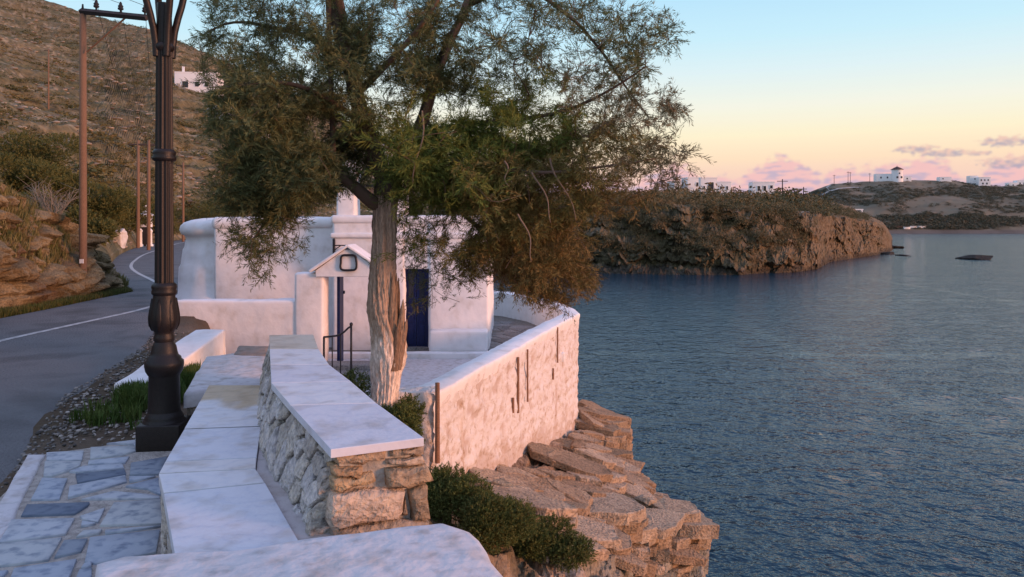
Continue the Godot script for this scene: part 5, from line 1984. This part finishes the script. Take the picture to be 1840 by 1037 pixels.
	for k in 3:
		wire("overhead_wire", "thin wire running from the wooden pole's %s insulator to the shrine pole" % ["innermost", "middle", "outermost"][k], heads[k], heads2[k], 0.7)
		wire("overhead_wire", "thin wire running from the wooden pole's %s insulator up out of sight" % ["innermost", "middle", "outermost"][k], heads[k], Vector3(-15.5 + k * 0.9, 13.0, 12.0), 0.5)

	# roadside shrine and its white posts
	var sp := V(262, 443, 60.0)
	var sh := thing("roadside_shrine", "little white roadside shrine on a dark stand with a small cross", "shrine", sp)
	obj("stand", bx(Vector3(0, 0.6, 0), Vector3(0.55, 1.8, 0.5)), M.darkwood, sh)
	obj("house", bx(Vector3(0, 1.95, 0), Vector3(0.75, 0.9, 0.6)), M.farwhite, sh)
	obj("roof", lathe([[2.4, 0.62], [2.45, 0.6], [2.75, 0.05]], 4, 0, 0.0, PI / 4, TAU + PI / 4), M.farwhite, sh)
	obj("opening", bx(Vector3(0, 1.95, 0.3), Vector3(0.4, 0.5, 0.02)), M.glassdark, sh)
	var cm := MB.new()
	box(cm, Vector3(0, 3.0, 0), Vector3(0.08, 0.6, 0.08))
	box(cm, Vector3(0, 3.05, 0.002), Vector3(0.34, 0.08, 0.076))
	obj("cross", cm.mesh(false), M.farwhite, sh)
	for q in [[251, "whitewashed post to the left of the roadside shrine"], [269, "whitewashed post to the right of the roadside shrine"]]:
		var t := thing("roadside_post", q[1], "post", V(q[0], 442, 58.0), "white posts by the shrine")
		obj("post", lathe([[-0.3, 0.18], [1.0, 0.16], [1.05, 0.2], [1.15, 0.2], [1.3, 0.08], [1.32, 0.01]], 12), M.farwhite, t)
		obj("foot", lathe([[-0.3, 0.26], [0.1, 0.25], [0.14, 0.18]], 12), M.farwhite, t)
	var ws := obj("painted_boulder", strata_rock(Vector3(0.36, 0.62, 0.4), 301, 0.7, Color(0.72, 0.7, 0.66), Color(0.8, 0.78, 0.75), 0.5), M.white)
	ws.position = V(212, 431, 46.0)
	tag(ws, "whitewashed boulder at the outside of the road bend", "boulder")
	var sg := thing("marker_stake", "thin pale marker stake at the edge of the road bend", "stake", V(193, 457, 38.0))
	obj("stake", rod(Vector3(0, -0.3, 0), Vector3(0, 0.95, 0), 0.035, 0.03, 8), M.farwhite, sg)
	obj("band", rod(Vector3(0, 0.7, 0), Vector3(0, 0.82, 0), 0.04, 0.04, 8), M.dark, sg)

func wire(called: String, label: String, a: Vector3, b: Vector3, sag: float) -> void:
	var mb := MB.new()
	var p := PackedVector3Array()
	var r := PackedFloat32Array()
	for i in 17:
		var t := i / 16.0
		p.append(a.lerp(b, t) - Vector3(0, sag * 4.0 * t * (1.0 - t), 0))
		r.append(0.006)
	tube(mb, p, r, 5)
	tag(obj(called, mb.mesh(), M.wire), label, "wire", "overhead wires")

func blades(sd: int, count: int, h: float) -> ArrayMesh:
	var r := RandomNumberGenerator.new()
	r.seed = sd
	var mb := MB.new()
	for i in count:
		var a := r.randf() * TAU
		var p := Vector3(r.randfn() * 0.03, 0, r.randfn() * 0.03)
		var lean := Vector3(cos(a), 0, sin(a)) * r.randf_range(0.1, 0.6) * h
		var top := p + lean + Vector3(0, h * r.randf_range(0.5, 1.1), 0)
		var w := Vector3(-sin(a), 0, cos(a)) * 0.006
		var v := r.randf_range(0.7, 1.25)
		mb.col = Color(v, v, v)
		var b := mb.add(p - w)
		mb.add(p + w)
		mb.add(p.lerp(top, 0.55) + Vector3(0, h * 0.1, 0) + w * 0.8)
		mb.add(p.lerp(top, 0.55) + Vector3(0, h * 0.1, 0) - w * 0.8)
		mb.add(top)
		mb.quad(b, b + 3, b + 2, b + 1)
		mb.tri(b + 3, b + 4, b + 2)
	return mb.mesh(false)

# ---------------------------------------------------------------- tamarisk tree
func sprig(sd: int, shoots: int, l: float, w: float) -> ArrayMesh:
	# a feathery shoot along +y, l metres long
	var r := RandomNumberGenerator.new()
	r.seed = sd
	var mb := MB.new()
	for i in shoots:
		var t := (i + 0.5) / shoots
		var a := r.randf() * TAU
		var p := Vector3(sin(t * 5.0) * 0.012, t * l * 0.85, cos(t * 4.0) * 0.012)
		var out := Vector3(cos(a), 0, sin(a))
		var len := l * r.randf_range(0.2, 0.42) * (1.15 - t * 0.6)
		var tip := p + (out * r.randf_range(0.35, 0.9) + Vector3(0, 0.75, 0)).normalized() * len
		var side := out.cross(Vector3.UP).rotated(out, r.randf() * 1.5) * w
		var v := r.randf_range(0.65, 1.3)
		mb.col = Color(v, v, v)
		var b := mb.add(p - side * 0.5)
		mb.add(p.lerp(tip, 0.5) + side)
		mb.add(tip)
		mb.add(p.lerp(tip, 0.5) - side)
		mb.quad(b, b + 1, b + 2, b + 3)
	mb.col = Color(0.6, 0.5, 0.45)
	var e := mb.add(Vector3(-0.003, 0, 0))
	mb.add(Vector3(0.003, 0, 0))
	mb.add(Vector3(0, l * 0.9, 0))
	mb.tri(e, e + 2, e + 1)
	return mb.mesh(false)

var t_pos := PackedVector3Array()
var t_par := PackedInt32Array()
var t_rad := PackedFloat32Array()

func limb(points: Array, parent: int, r0: float, r1: float) -> int:
	var cv := Curve3D.new()
	for i in points.size():
		var p: Vector3 = points[i]
		var t: Vector3 = (points[mini(i + 1, points.size() - 1)] - points[maxi(i - 1, 0)]) * 0.22
		cv.add_point(p, -t, t)
	var steps := int(cv.get_baked_length() / 0.12)
	var last := parent
	for i in steps + 1:
		var f := float(i) / steps
		t_pos.append(cv.sample_baked(cv.get_baked_length() * f))
		t_par.append(last)
		t_rad.append(lerpf(r0, r1, f))
		last = t_pos.size() - 1
	return last

func nearest(p: Vector3) -> int:
	var best := 0
	var bd := 1e9
	for i in range(0, t_pos.size(), 2):
		var q := t_pos[i].distance_squared_to(p)
		if q < bd:
			bd = q
			best = i
	return best

func build_tree() -> void:
	var tree := thing("tamarisk_tree", "leaning tamarisk with a broken stub on its trunk and feathery spreading crown", "tree", Vector3(-1.42, 4.6, -8.7))
	var at := tree.position
	var D := 8.7
	# trunk: fissured bark, pale and flaking near the foot
	var axis := [[800, 690, 0.1148], [735, 688, 0.1186], [690, 694, 0.1316], [640, 698, 0.1699], [600, 696, 0.1699], [560, 687, 0.1455], [520, 686, 0.1287], [480, 687, 0.121], [430, 690, 0.111], [390, 691, 0.1087], [350, 694, 0.111], [315, 698, 0.1072]]
	var n1 := noise(161, 1.0, 4)
	var n2 := noise(162, 1.0, 3, FastNoiseLite.TYPE_SIMPLEX_SMOOTH, true)
	var mb := MB.new()
	var nv := 170
	var nu := 96
	for j in nv:
		var f := float(j) / (nv - 1) * (axis.size() - 1)
		var k := mini(int(f), axis.size() - 2)
		var t := f - k
		var py: float = lerpf(axis[k][0], axis[k + 1][0], t)
		var px: float = lerpf(axis[k][1], axis[k + 1][1], t)
		var rad: float = lerpf(axis[k][2], axis[k + 1][2], smoothstep(0, 1, t))
		var c := V(px, py, D) - at
		for i in nu + 1:
			var a := TAU * (i % nu) / nu
			var o := Vector3(cos(a), 0, -sin(a))
			var tw := a + c.y * 0.5
			var q := Vector3(cos(tw), c.y * 0.13, sin(tw))
			var ridge := n2.get_noise_3d(q.x * 2.4, c.y * 0.5, q.z * 2.4)
			var r := rad * (1.0 + n1.get_noise_3d(q.x * 0.9, c.y * 1.4, q.z * 0.9) * 0.16) + ridge * 0.03 + n1.get_noise_3d(q.x * 7.0, c.y * 2.0, q.z * 7.0) * 0.016
			# hollow beside the broken stub
			var hol := exp(-pow((c.y - 1.14) / 0.28, 2.0)) * exp(-pow(wrapf(a + 0.75, -PI, PI) / 0.32, 2.0))
			r -= hol * 0.07
			var flake := smoothstep(-0.1, 0.14, 1.1 - c.y * 1.0 + n1.get_noise_3d(q.x * 3.0, c.y * 4.0, q.z * 3.0) * 0.45)
			var col := Color(0.36, 0.265, 0.2).lerp(Color(0.5, 0.38, 0.3), smoothstep(-0.2, 0.5, ridge))
			col = col.lerp(Color(0.98, 0.86, 0.78), flake * (0.55 + 0.45 * smoothstep(-0.3, 0.4, n1.get_noise_3d(q.x * 5.0, c.y * 6.0, q.z * 5.0))))
			mb.addc(c + o * r, col)
	mb.grid(nu + 1, nv, 0)
	obj("trunk", mb.mesh(), M.bark, tree)
	# broken stub on the sea side
	var sm := MB.new()
	var splint := noise(163, 4.0, 2)
	for s in 26:
		var a := rng.randf() * TAU
		var off := Vector3(cos(a) * 0.05, 0, sin(a) * 0.045)
		var foot := V(705 + rng.randf() * 7.0, 648 - rng.randf() * 20.0, D - 0.06) - at + off
		var h := rng.randf_range(0.4, 0.78) * (1.15 if off.x < 0 else 0.75)
		var top := foot + Vector3(0.05 + rng.randfn() * 0.02, h, rng.randfn() * 0.02)
		sm.col = Color(0.4, 0.28, 0.2).lerp(Color(0.2, 0.13, 0.09), rng.randf())
		tube(sm, PackedVector3Array([foot - Vector3(0.02, 0.1, 0), foot.lerp(top, 0.4), foot.lerp(top, 0.8), top]), PackedFloat32Array([0.05, 0.042, 0.028, 0.004]), 7)
	obj("broken_stub", sm.mesh(), M.bark, tree)

	# limbs
	var crotch := limb([V(697, 352, D), V(698, 318, D)], -1, 0.165, 0.16)
	var up := limb([V(694, 330, D), V(668, 262, D - 0.05), V(645, 190, D - 0.1), V(628, 120, D), V(608, 50, D + 0.1), V(598, -30, D + 0.2), V(585, -130, D + 0.2)], crotch, 0.11, 0.05)
	limb([V(692, 378, D), V(660, 356, D - 0.1), V(628, 328, D - 0.2), V(590, 300, D - 0.35), V(540, 282, D - 0.5), V(480, 262, D - 0.6)], crotch, 0.085, 0.025)
	var right := limb([V(700, 322, D), V(728, 268, D + 0.1), V(756, 225, D + 0.2), V(776, 160, D + 0.3), V(800, 90, D + 0.4), V(840, 10, D + 0.5), V(870, -80, D + 0.5)], crotch, 0.085, 0.035)
	var r2 := limb([V(748, 240, D + 0.15), V(830, 225, D - 0.1), V(920, 215, D - 0.3), V(1010, 200, D - 0.4), V(1090, 165, D - 0.5), V(1160, 120, D - 0.6)], right, 0.035, 0.009)
	limb([V(840, 10, D + 0.5), V(930, -20, D + 0.2), V(1010, 20, D), V(1075, 85, D - 0.1), V(1120, 150, D - 0.2), V(1165, 210, D - 0.3)], right, 0.035, 0.008)
	limb([V(740, 258, D), V(800, 285, D - 0.5), V(880, 300, D - 0.8), V(980, 310, D - 0.9), V(1080, 300, D - 1.0), V(1180, 285, D - 1.0)], right, 0.034, 0.008)
	limb([V(720, 300, D), V(790, 350, D + 0.5), V(850, 400, D + 0.7), V(900, 455, D + 0.8), V(960, 505, D + 0.8), V(1010, 545, D + 0.8)], crotch, 0.042, 0.012)
	limb([V(628, 120, D), V(560, 70, D + 0.4), V(490, 50, D + 0.5), V(420, 40, D + 0.6), V(370, 60, D + 0.6)], up, 0.04, 0.012)
	limb([V(655, 225, D), V(590, 180, D - 0.4), V(520, 150, D - 0.7), V(450, 150, D - 0.8), V(395, 160, D - 0.9)], up, 0.04, 0.012)
	limb([V(640, 170, D), V(700, 110, D - 0.5), V(760, 40, D - 0.7), V(810, -40, D - 0.8)], up, 0.045, 0.015)
	limb([V(600, 302, D - 0.3), V(545, 340, D - 0.6), V(490, 385, D - 0.8), V(455, 430, D - 0.9)], up, 0.03, 0.01)
	var skeleton := t_pos.size()

	# where the foliage sits: [px, py, rx, ry, clusters, distance, spread, tone, sprigs per cluster]
	var masses := [
		[425, 60, 80, 70, 55, 9.1, 0.6, 0, 8], [400, 150, 45, 55, 24, 8.2, 0.5, 0, 8], [470, 215, 95, 75, 90, 8.3, 0.8, 0, 18], [490, 320, 110, 62, 120, 8.2, 0.8, 1, 21], [560, 110, 110, 90, 85, 8.8, 0.9, 0, 12],
		[600, 255, 70, 95, 60, 8.9, 0.9, 1, 16], [690, 80, 120, 95, 85, 8.6, 0.9, 0, 13], [830, 90, 110, 95, 85, 8.9, 0.9, 0, 12], [720, 200, 80, 70, 40, 8.8, 0.9, 2, 9], [800, 300, 120, 80, 125, 8.4, 0.9, 2, 18],
		[940, 220, 110, 75, 95, 8.6, 0.9, 2, 14], [950, 345, 125, 75, 130, 8.5, 0.9, 3, 18], [950, 455, 105, 70, 100, 9.0, 0.8, 4, 16], [1015, 515, 60, 36, 36, 9.3, 0.5, 4, 12], [840, 430, 80, 55, 45, 8.8, 0.8, 3, 9],
		[800, 500, 75, 65, 22, 9.3, 0.4, 1, 5], [745, 420, 40, 60, 16, 8.9, 0.5, 2, 6], [480, 420, 85, 36, 34, 8.0, 0.5, 1, 6], [455, 470, 20, 26, 6, 7.8, 0.2, 1, 6], [1050, 80, 130, 85, 95, 8.6, 0.8, 0, 5],
		[1150, 60, 75, 60, 34, 8.4, 0.7, 0, 5], [1145, 215, 85, 60, 50, 8.2, 0.6, 5, 5], [1070, 275, 100, 50, 55, 8.0, 0.7, 3, 6], [1180, 290, 65, 40, 30, 7.8, 0.5, 5, 5], [1090, 350, 70, 35, 24, 8.3, 0.5, 4, 6], [1080, 165, 90, 60, 40, 8.4, 0.7, 5, 5],
		[620, -90, 230, 70, 90, 8.8, 1.3, 0, 6], [900, -80, 240, 60, 80, 8.8, 1.2, 0, 6], [520, -30, 150, 40, 40, 8.8, 1.0, 0, 8], [1000, 0, 140, 40, 45, 8.7, 0.9, 0, 5]]
	var tones := [[Color(0.095, 0.116, 0.043), Color(0.163, 0.172, 0.073)], [Color(0.077, 0.095, 0.034), Color(0.146, 0.142, 0.056)], [Color(0.095, 0.138, 0.026), Color(0.198, 0.215, 0.047)], [Color(0.129, 0.129, 0.039), Color(0.215, 0.172, 0.06)], [Color(0.146, 0.125, 0.043), Color(0.241, 0.163, 0.065)], [Color(0.129, 0.125, 0.065), Color(0.189, 0.155, 0.086)]]
	var targets := []
	for m in masses:
		for i in m[4]:
			var a := rng.randf() * TAU
			var rr := sqrt(rng.randf())
			var d: float = m[5] + rng.randfn() * m[6] * 0.6
			targets.append([V(m[0] + cos(a) * rr * m[2], m[1] + sin(a) * rr * m[3], d), m[7], m[8]])
	var heart := V(720, 250, D)
	targets.sort_custom(func(x, y): return x[0].distance_squared_to(heart) < y[0].distance_squared_to(heart))
	var bend := noise(164, 1.3, 2)
	var xf := []
	var cs := []
	for tg in targets:
		var p: Vector3 = tg[0]
		var s := nearest(p)
		var from := t_pos[s]
		var dist := from.distance_to(p)
		if dist < 0.05:
			continue
		var steps := maxi(2, int(dist / 0.11))
		var last := s
		var dir0 := (from - t_pos[maxi(t_par[s], 0)]).normalized()
		var ctrl := from + dir0 * dist * 0.35 + Vector3(0, dist * 0.12, 0)
		for i in range(1, steps + 1):
			var f := float(i) / steps
			var q := from.lerp(ctrl, f).lerp(ctrl.lerp(p, f), f)
			q += Vector3(bend.get_noise_3dv(q * 2.0), bend.get_noise_3dv(q * 2.0 + Vector3(7, 0, 0)) * 0.7, bend.get_noise_3dv(q * 2.0 + Vector3(0, 7, 0))) * 0.09 * f * minf(dist, 0.7)
			t_pos.append(q)
			t_par.append(last)
			t_rad.append(0.0)
			last = t_pos.size() - 1
		# feathery shoots on the last stretch
		var tone: Array = tones[tg[1]]
		var back := last
		for i in tg[2]:
			if rng.randf() < 0.3 and t_par[back] >= skeleton:
				back = t_par[back]
			var o := t_pos[back]
			var grow := (t_pos[last] - t_pos[maxi(t_par[last], 0)]).normalized()
			var dir := (grow * 0.7 + Vector3(rng.randfn(), rng.randfn() * 0.7 - 0.15, rng.randfn()) * 0.75).normalized()
			var sd := dir.cross(Vector3(rng.randfn(), rng.randfn(), rng.randfn())).normalized()
			var sc := rng.randf_range(0.65, 1.25)
			xf.append(Transform3D(Basis(sd, dir, sd.cross(dir)).scaled(Vector3.ONE * sc), o + Vector3(rng.randfn(), rng.randfn(), rng.randfn()) * 0.045 - at))
			cs.append(tone[0].lerp(tone[1], rng.randf()))
	# girth from the number of twigs carried
	var carry := PackedFloat32Array()
	carry.resize(t_pos.size())
	var kids := PackedInt32Array()
	kids.resize(t_pos.size())
	for i in range(t_pos.size() - 1, -1, -1):
		if carry[i] == 0.0:
			carry[i] = 1.0
		if t_par[i] >= 0:
			carry[t_par[i]] += carry[i] if kids[i] != 1 else carry[i]
			kids[t_par[i]] += 1
	# draw chains
	var tw := MB.new()
	var done := PackedByteArray()
	done.resize(t_pos.size())
	var limbs_mb := MB.new()
	for i in range(t_pos.size() - 1, -1, -1):
		if done[i]:
			continue
		var chain := []
		var k := i
		while k >= 0:
			chain.append(k)
			if done[k]:
				break
			done[k] = 1
			k = t_par[k]
		if chain.size() < 2:
			continue
		chain.reverse()
		var pts := PackedVector3Array()
		var rr := PackedFloat32Array()
		var big := 0.0
		for c in chain:
			pts.append(t_pos[c] - at)
			var r := t_rad[c] if c < skeleton else clampf(0.0016 * pow(carry[c], 0.42), 0.0028, 0.03)
			rr.append(r)
			big = maxf(big, r)
		if chain[0] < skeleton and chain[chain.size() - 1] >= skeleton:
			rr[0] = rr[1]
		var into := limbs_mb if chain[chain.size() - 1] < skeleton else tw
		into.col = Color(0.17, 0.12, 0.09) if into == limbs_mb else Color(0.085, 0.06, 0.045).lerp(Color(0.15, 0.105, 0.08), rng.randf())
		tube(into, pts, rr, 10 if big > 0.03 else 5 if big > 0.008 else 4, true)
	obj("limbs", limbs_mb.mesh(), M.bark, tree)
	stuff(obj("twigs", tw.mesh(), M.twig, tree))
	# some pale dead hanging twigs
	var dm := MB.new()
	for q in [[760, 200, 745, 330], [990, 285, 1035, 395], [960, 310, 995, 400], [935, 385, 960, 470], [905, 290, 915, 335]]:
		var p0 := V(q[0], q[1], 7.7)
		var p1 := V(q[2], q[3], 7.6)
		var pp := PackedVector3Array()
		var pr := PackedFloat32Array()
		for i in 9:
			var f := i / 8.0
			pp.append(p0.lerp(p1, f) + Vector3(sin(f * 6.0 + q[0]) * 0.03, 0, cos(f * 5.0) * 0.03) - at)
			pr.append(lerpf(0.011, 0.003, f))
		dm.col = Color(0.2, 0.15, 0.115)
		tube(dm, pp, pr, 5)
	obj("dead_twigs", dm.mesh(), M.twig, tree)
	# three kinds of shoot so that no two neighbours match
	var parts := [[], [], []]
	var pcs := [[], [], []]
	for i in xf.size():
		parts[i % 3].append(xf[i])
		pcs[i % 3].append(cs[i])
	for k in 3:
		stuff(copies("foliage", sprig(170 + k, [26, 30, 22][k], [0.24, 0.2, 0.28][k], 0.0042), M.leaf, parts[k], pcs[k], tree))

# ---------------------------------------------------------------- shrubs
func shrub(called: String, label: String, foot: Vector3, w: float, h: float, shoots: int, c0: Color, c1: Color, kind: int, group := "", lw := 0.005, ll := 0.2) -> void:
	var t := thing(called, label, "shrub", foot, group)
	var sm := MB.new()
	sm.col = Color(0.15, 0.11, 0.08)
	var xf := []
	var cs := []
	var stems := 9
	var lobes := []
	for s in 7:
		var a := rng.randf() * TAU
		lobes.append(Vector3(cos(a) * w * 0.5 * rng.randf(), h * rng.randf_range(0.25, 0.72), sin(a) * w * 0.45 * rng.randf()))
	for s in stems:
		var l: Vector3 = lobes[s % lobes.size()]
		tube(sm, PackedVector3Array([Vector3(rng.randfn() * 0.04, -0.1, rng.randfn() * 0.04), l * 0.5 + Vector3(rng.randfn() * 0.03, 0, 0), l]), PackedFloat32Array([0.018, 0.012, 0.004]), 5)
	obj("stems", sm.mesh(), M.twig, t)
	for i in shoots:
		var l: Vector3 = lobes[rng.randi() % lobes.size()]
		var o := Vector3(rng.randfn(), rng.randfn(), rng.randfn()).normalized()
		var rad := Vector3(w * 0.24, h * 0.26, w * 0.22) * pow(rng.randf(), 0.35)
		var p := l + o * rad
		p.y = maxf(p.y, 0.02)
		var dir := (o + Vector3(0, 0.5, 0) + Vector3(rng.randfn(), rng.randfn(), rng.randfn()) * 0.4).normalized()
		var sd := dir.cross(Vector3(rng.randfn(), rng.randfn(), rng.randfn())).normalized()
		xf.append(Transform3D(Basis(sd, dir, sd.cross(dir)).scaled(Vector3.ONE * rng.randf_range(0.6, 1.2)), p))
		cs.append(c0.lerp(c1, rng.randf()))
	stuff(copies("foliage", sprig(190 + kind, 18, ll, lw), M.leaf, xf, cs, t))

func build_shrubs() -> void:
	var g0 := Color(0.08, 0.115, 0.03)
	var g1 := Color(0.17, 0.19, 0.055)
	shrub("evergreen_shrub", "bushy green shrub between the tree trunk and the stub wall", Vector3(-1.17, 4.5, -8.5), 0.62, 0.62, 3000, g0, g1, 0, "", 0.005, 0.075)
	shrub("evergreen_shrub", "small green shrub showing over the coping left of the trunk", Vector3(-1.95, 4.6, -8.9), 0.8, 0.72, 2400, g0, g1, 1, "", 0.005, 0.075)
	shrub("evergreen_shrub", "green shrub at the foot of the stub wall's corner", Vector3(-0.62, 3.85, -7.6), 0.9, 0.7, 3400, g0, g1, 2, "", 0.005, 0.08)
	shrub("evergreen_shrub", "low spreading green shrub on the slope beside the foreground slab", Vector3(-0.2, 3.95, -7.5), 0.95, 0.6, 3200, g0, Color(0.15, 0.15, 0.045), 3, "", 0.005, 0.08)
	shrub("evergreen_shrub", "lowest green shrub among the rocks by the foreground slab", Vector3(0.34, 3.55, -7.9), 0.8, 0.5, 2400, g0, Color(0.15, 0.15, 0.045), 4, "", 0.005, 0.08)
	# big olive bushes above the rock cutting
	var o0 := Color(0.085, 0.1, 0.028)
	var o1 := Color(0.18, 0.165, 0.05)
	for q in [
		[20, 345, 30.0, 2.2, 1.4, "olive green bush at the picture edge above the rock cutting"], [105, 368, 34.0, 2.2, 1.7, "rounded olive bush just left of the wooden pole"], [185, 408, 42.0, 2.4, 2.0, "wide olive bush right of the wooden pole"],
		[228, 418, 52.0, 2.6, 2.8, "tall olive bush left of the roadside shrine"], [170, 430, 34.0, 1.6, 1.0, "low olive bush over the end of the rock cutting"], [285, 428, 66.0, 3.4, 2.6, "dark bush behind the shrine beside the road"],
		[345, 410, 84.0, 6.0, 2.6, "dark bush on the slope behind the lamp post"], [70, 318, 44.0, 3.6, 2.0, "broad olive bush higher up the bank"], [400, 390, 90.0, 8.0, 3.0, "dark wide bush behind the chapel apse"], [55, 382, 23.5, 1.0, 0.6, "low dry bush on the lip of the rock cutting"]]:
		var foot := on_hill(q[0], q[1])
		foot.y -= 0.1
		shrub("olive_bush", q[5], foot, q[3] * 1.3, q[4] * 1.3, 1800, o0, o1, int(q[0]) % 7, "bushes along the bank", 0.022, 0.4)
	# bare grey bush
	var t := thing("bare_bush", "leafless pale grey bush on the bank left of the wooden pole", "bush", V(95, 405, 21.5))
	var bm := MB.new()
	bm.col = Color(0.24, 0.2, 0.16)
	for i in 26:
		var a := rng.randf_range(-1.0, 1.0)
		var top := Vector3(a * 0.75, rng.randf_range(0.5, 1.2), rng.randfn() * 0.3)
		var mid := top * 0.5 + Vector3(rng.randfn() * 0.08, rng.randfn() * 0.05, 0)
		tube(bm, PackedVector3Array([Vector3(rng.randfn() * 0.06, -0.3, 0), mid, top]), PackedFloat32Array([0.022, 0.014, 0.004]), 5)
		for k in 3:
			tube(bm, PackedVector3Array([mid.lerp(top, k * 0.3), mid.lerp(top, k * 0.3 + 0.2) + Vector3(rng.randfn() * 0.16, 0.12, rng.randfn() * 0.1), mid.lerp(top, k * 0.3 + 0.3) + Vector3(rng.randfn() * 0.26, 0.28, rng.randfn() * 0.15)]), PackedFloat32Array([0.009, 0.006, 0.003]), 4)
	obj("branches", bm.mesh(), M.twig, t)
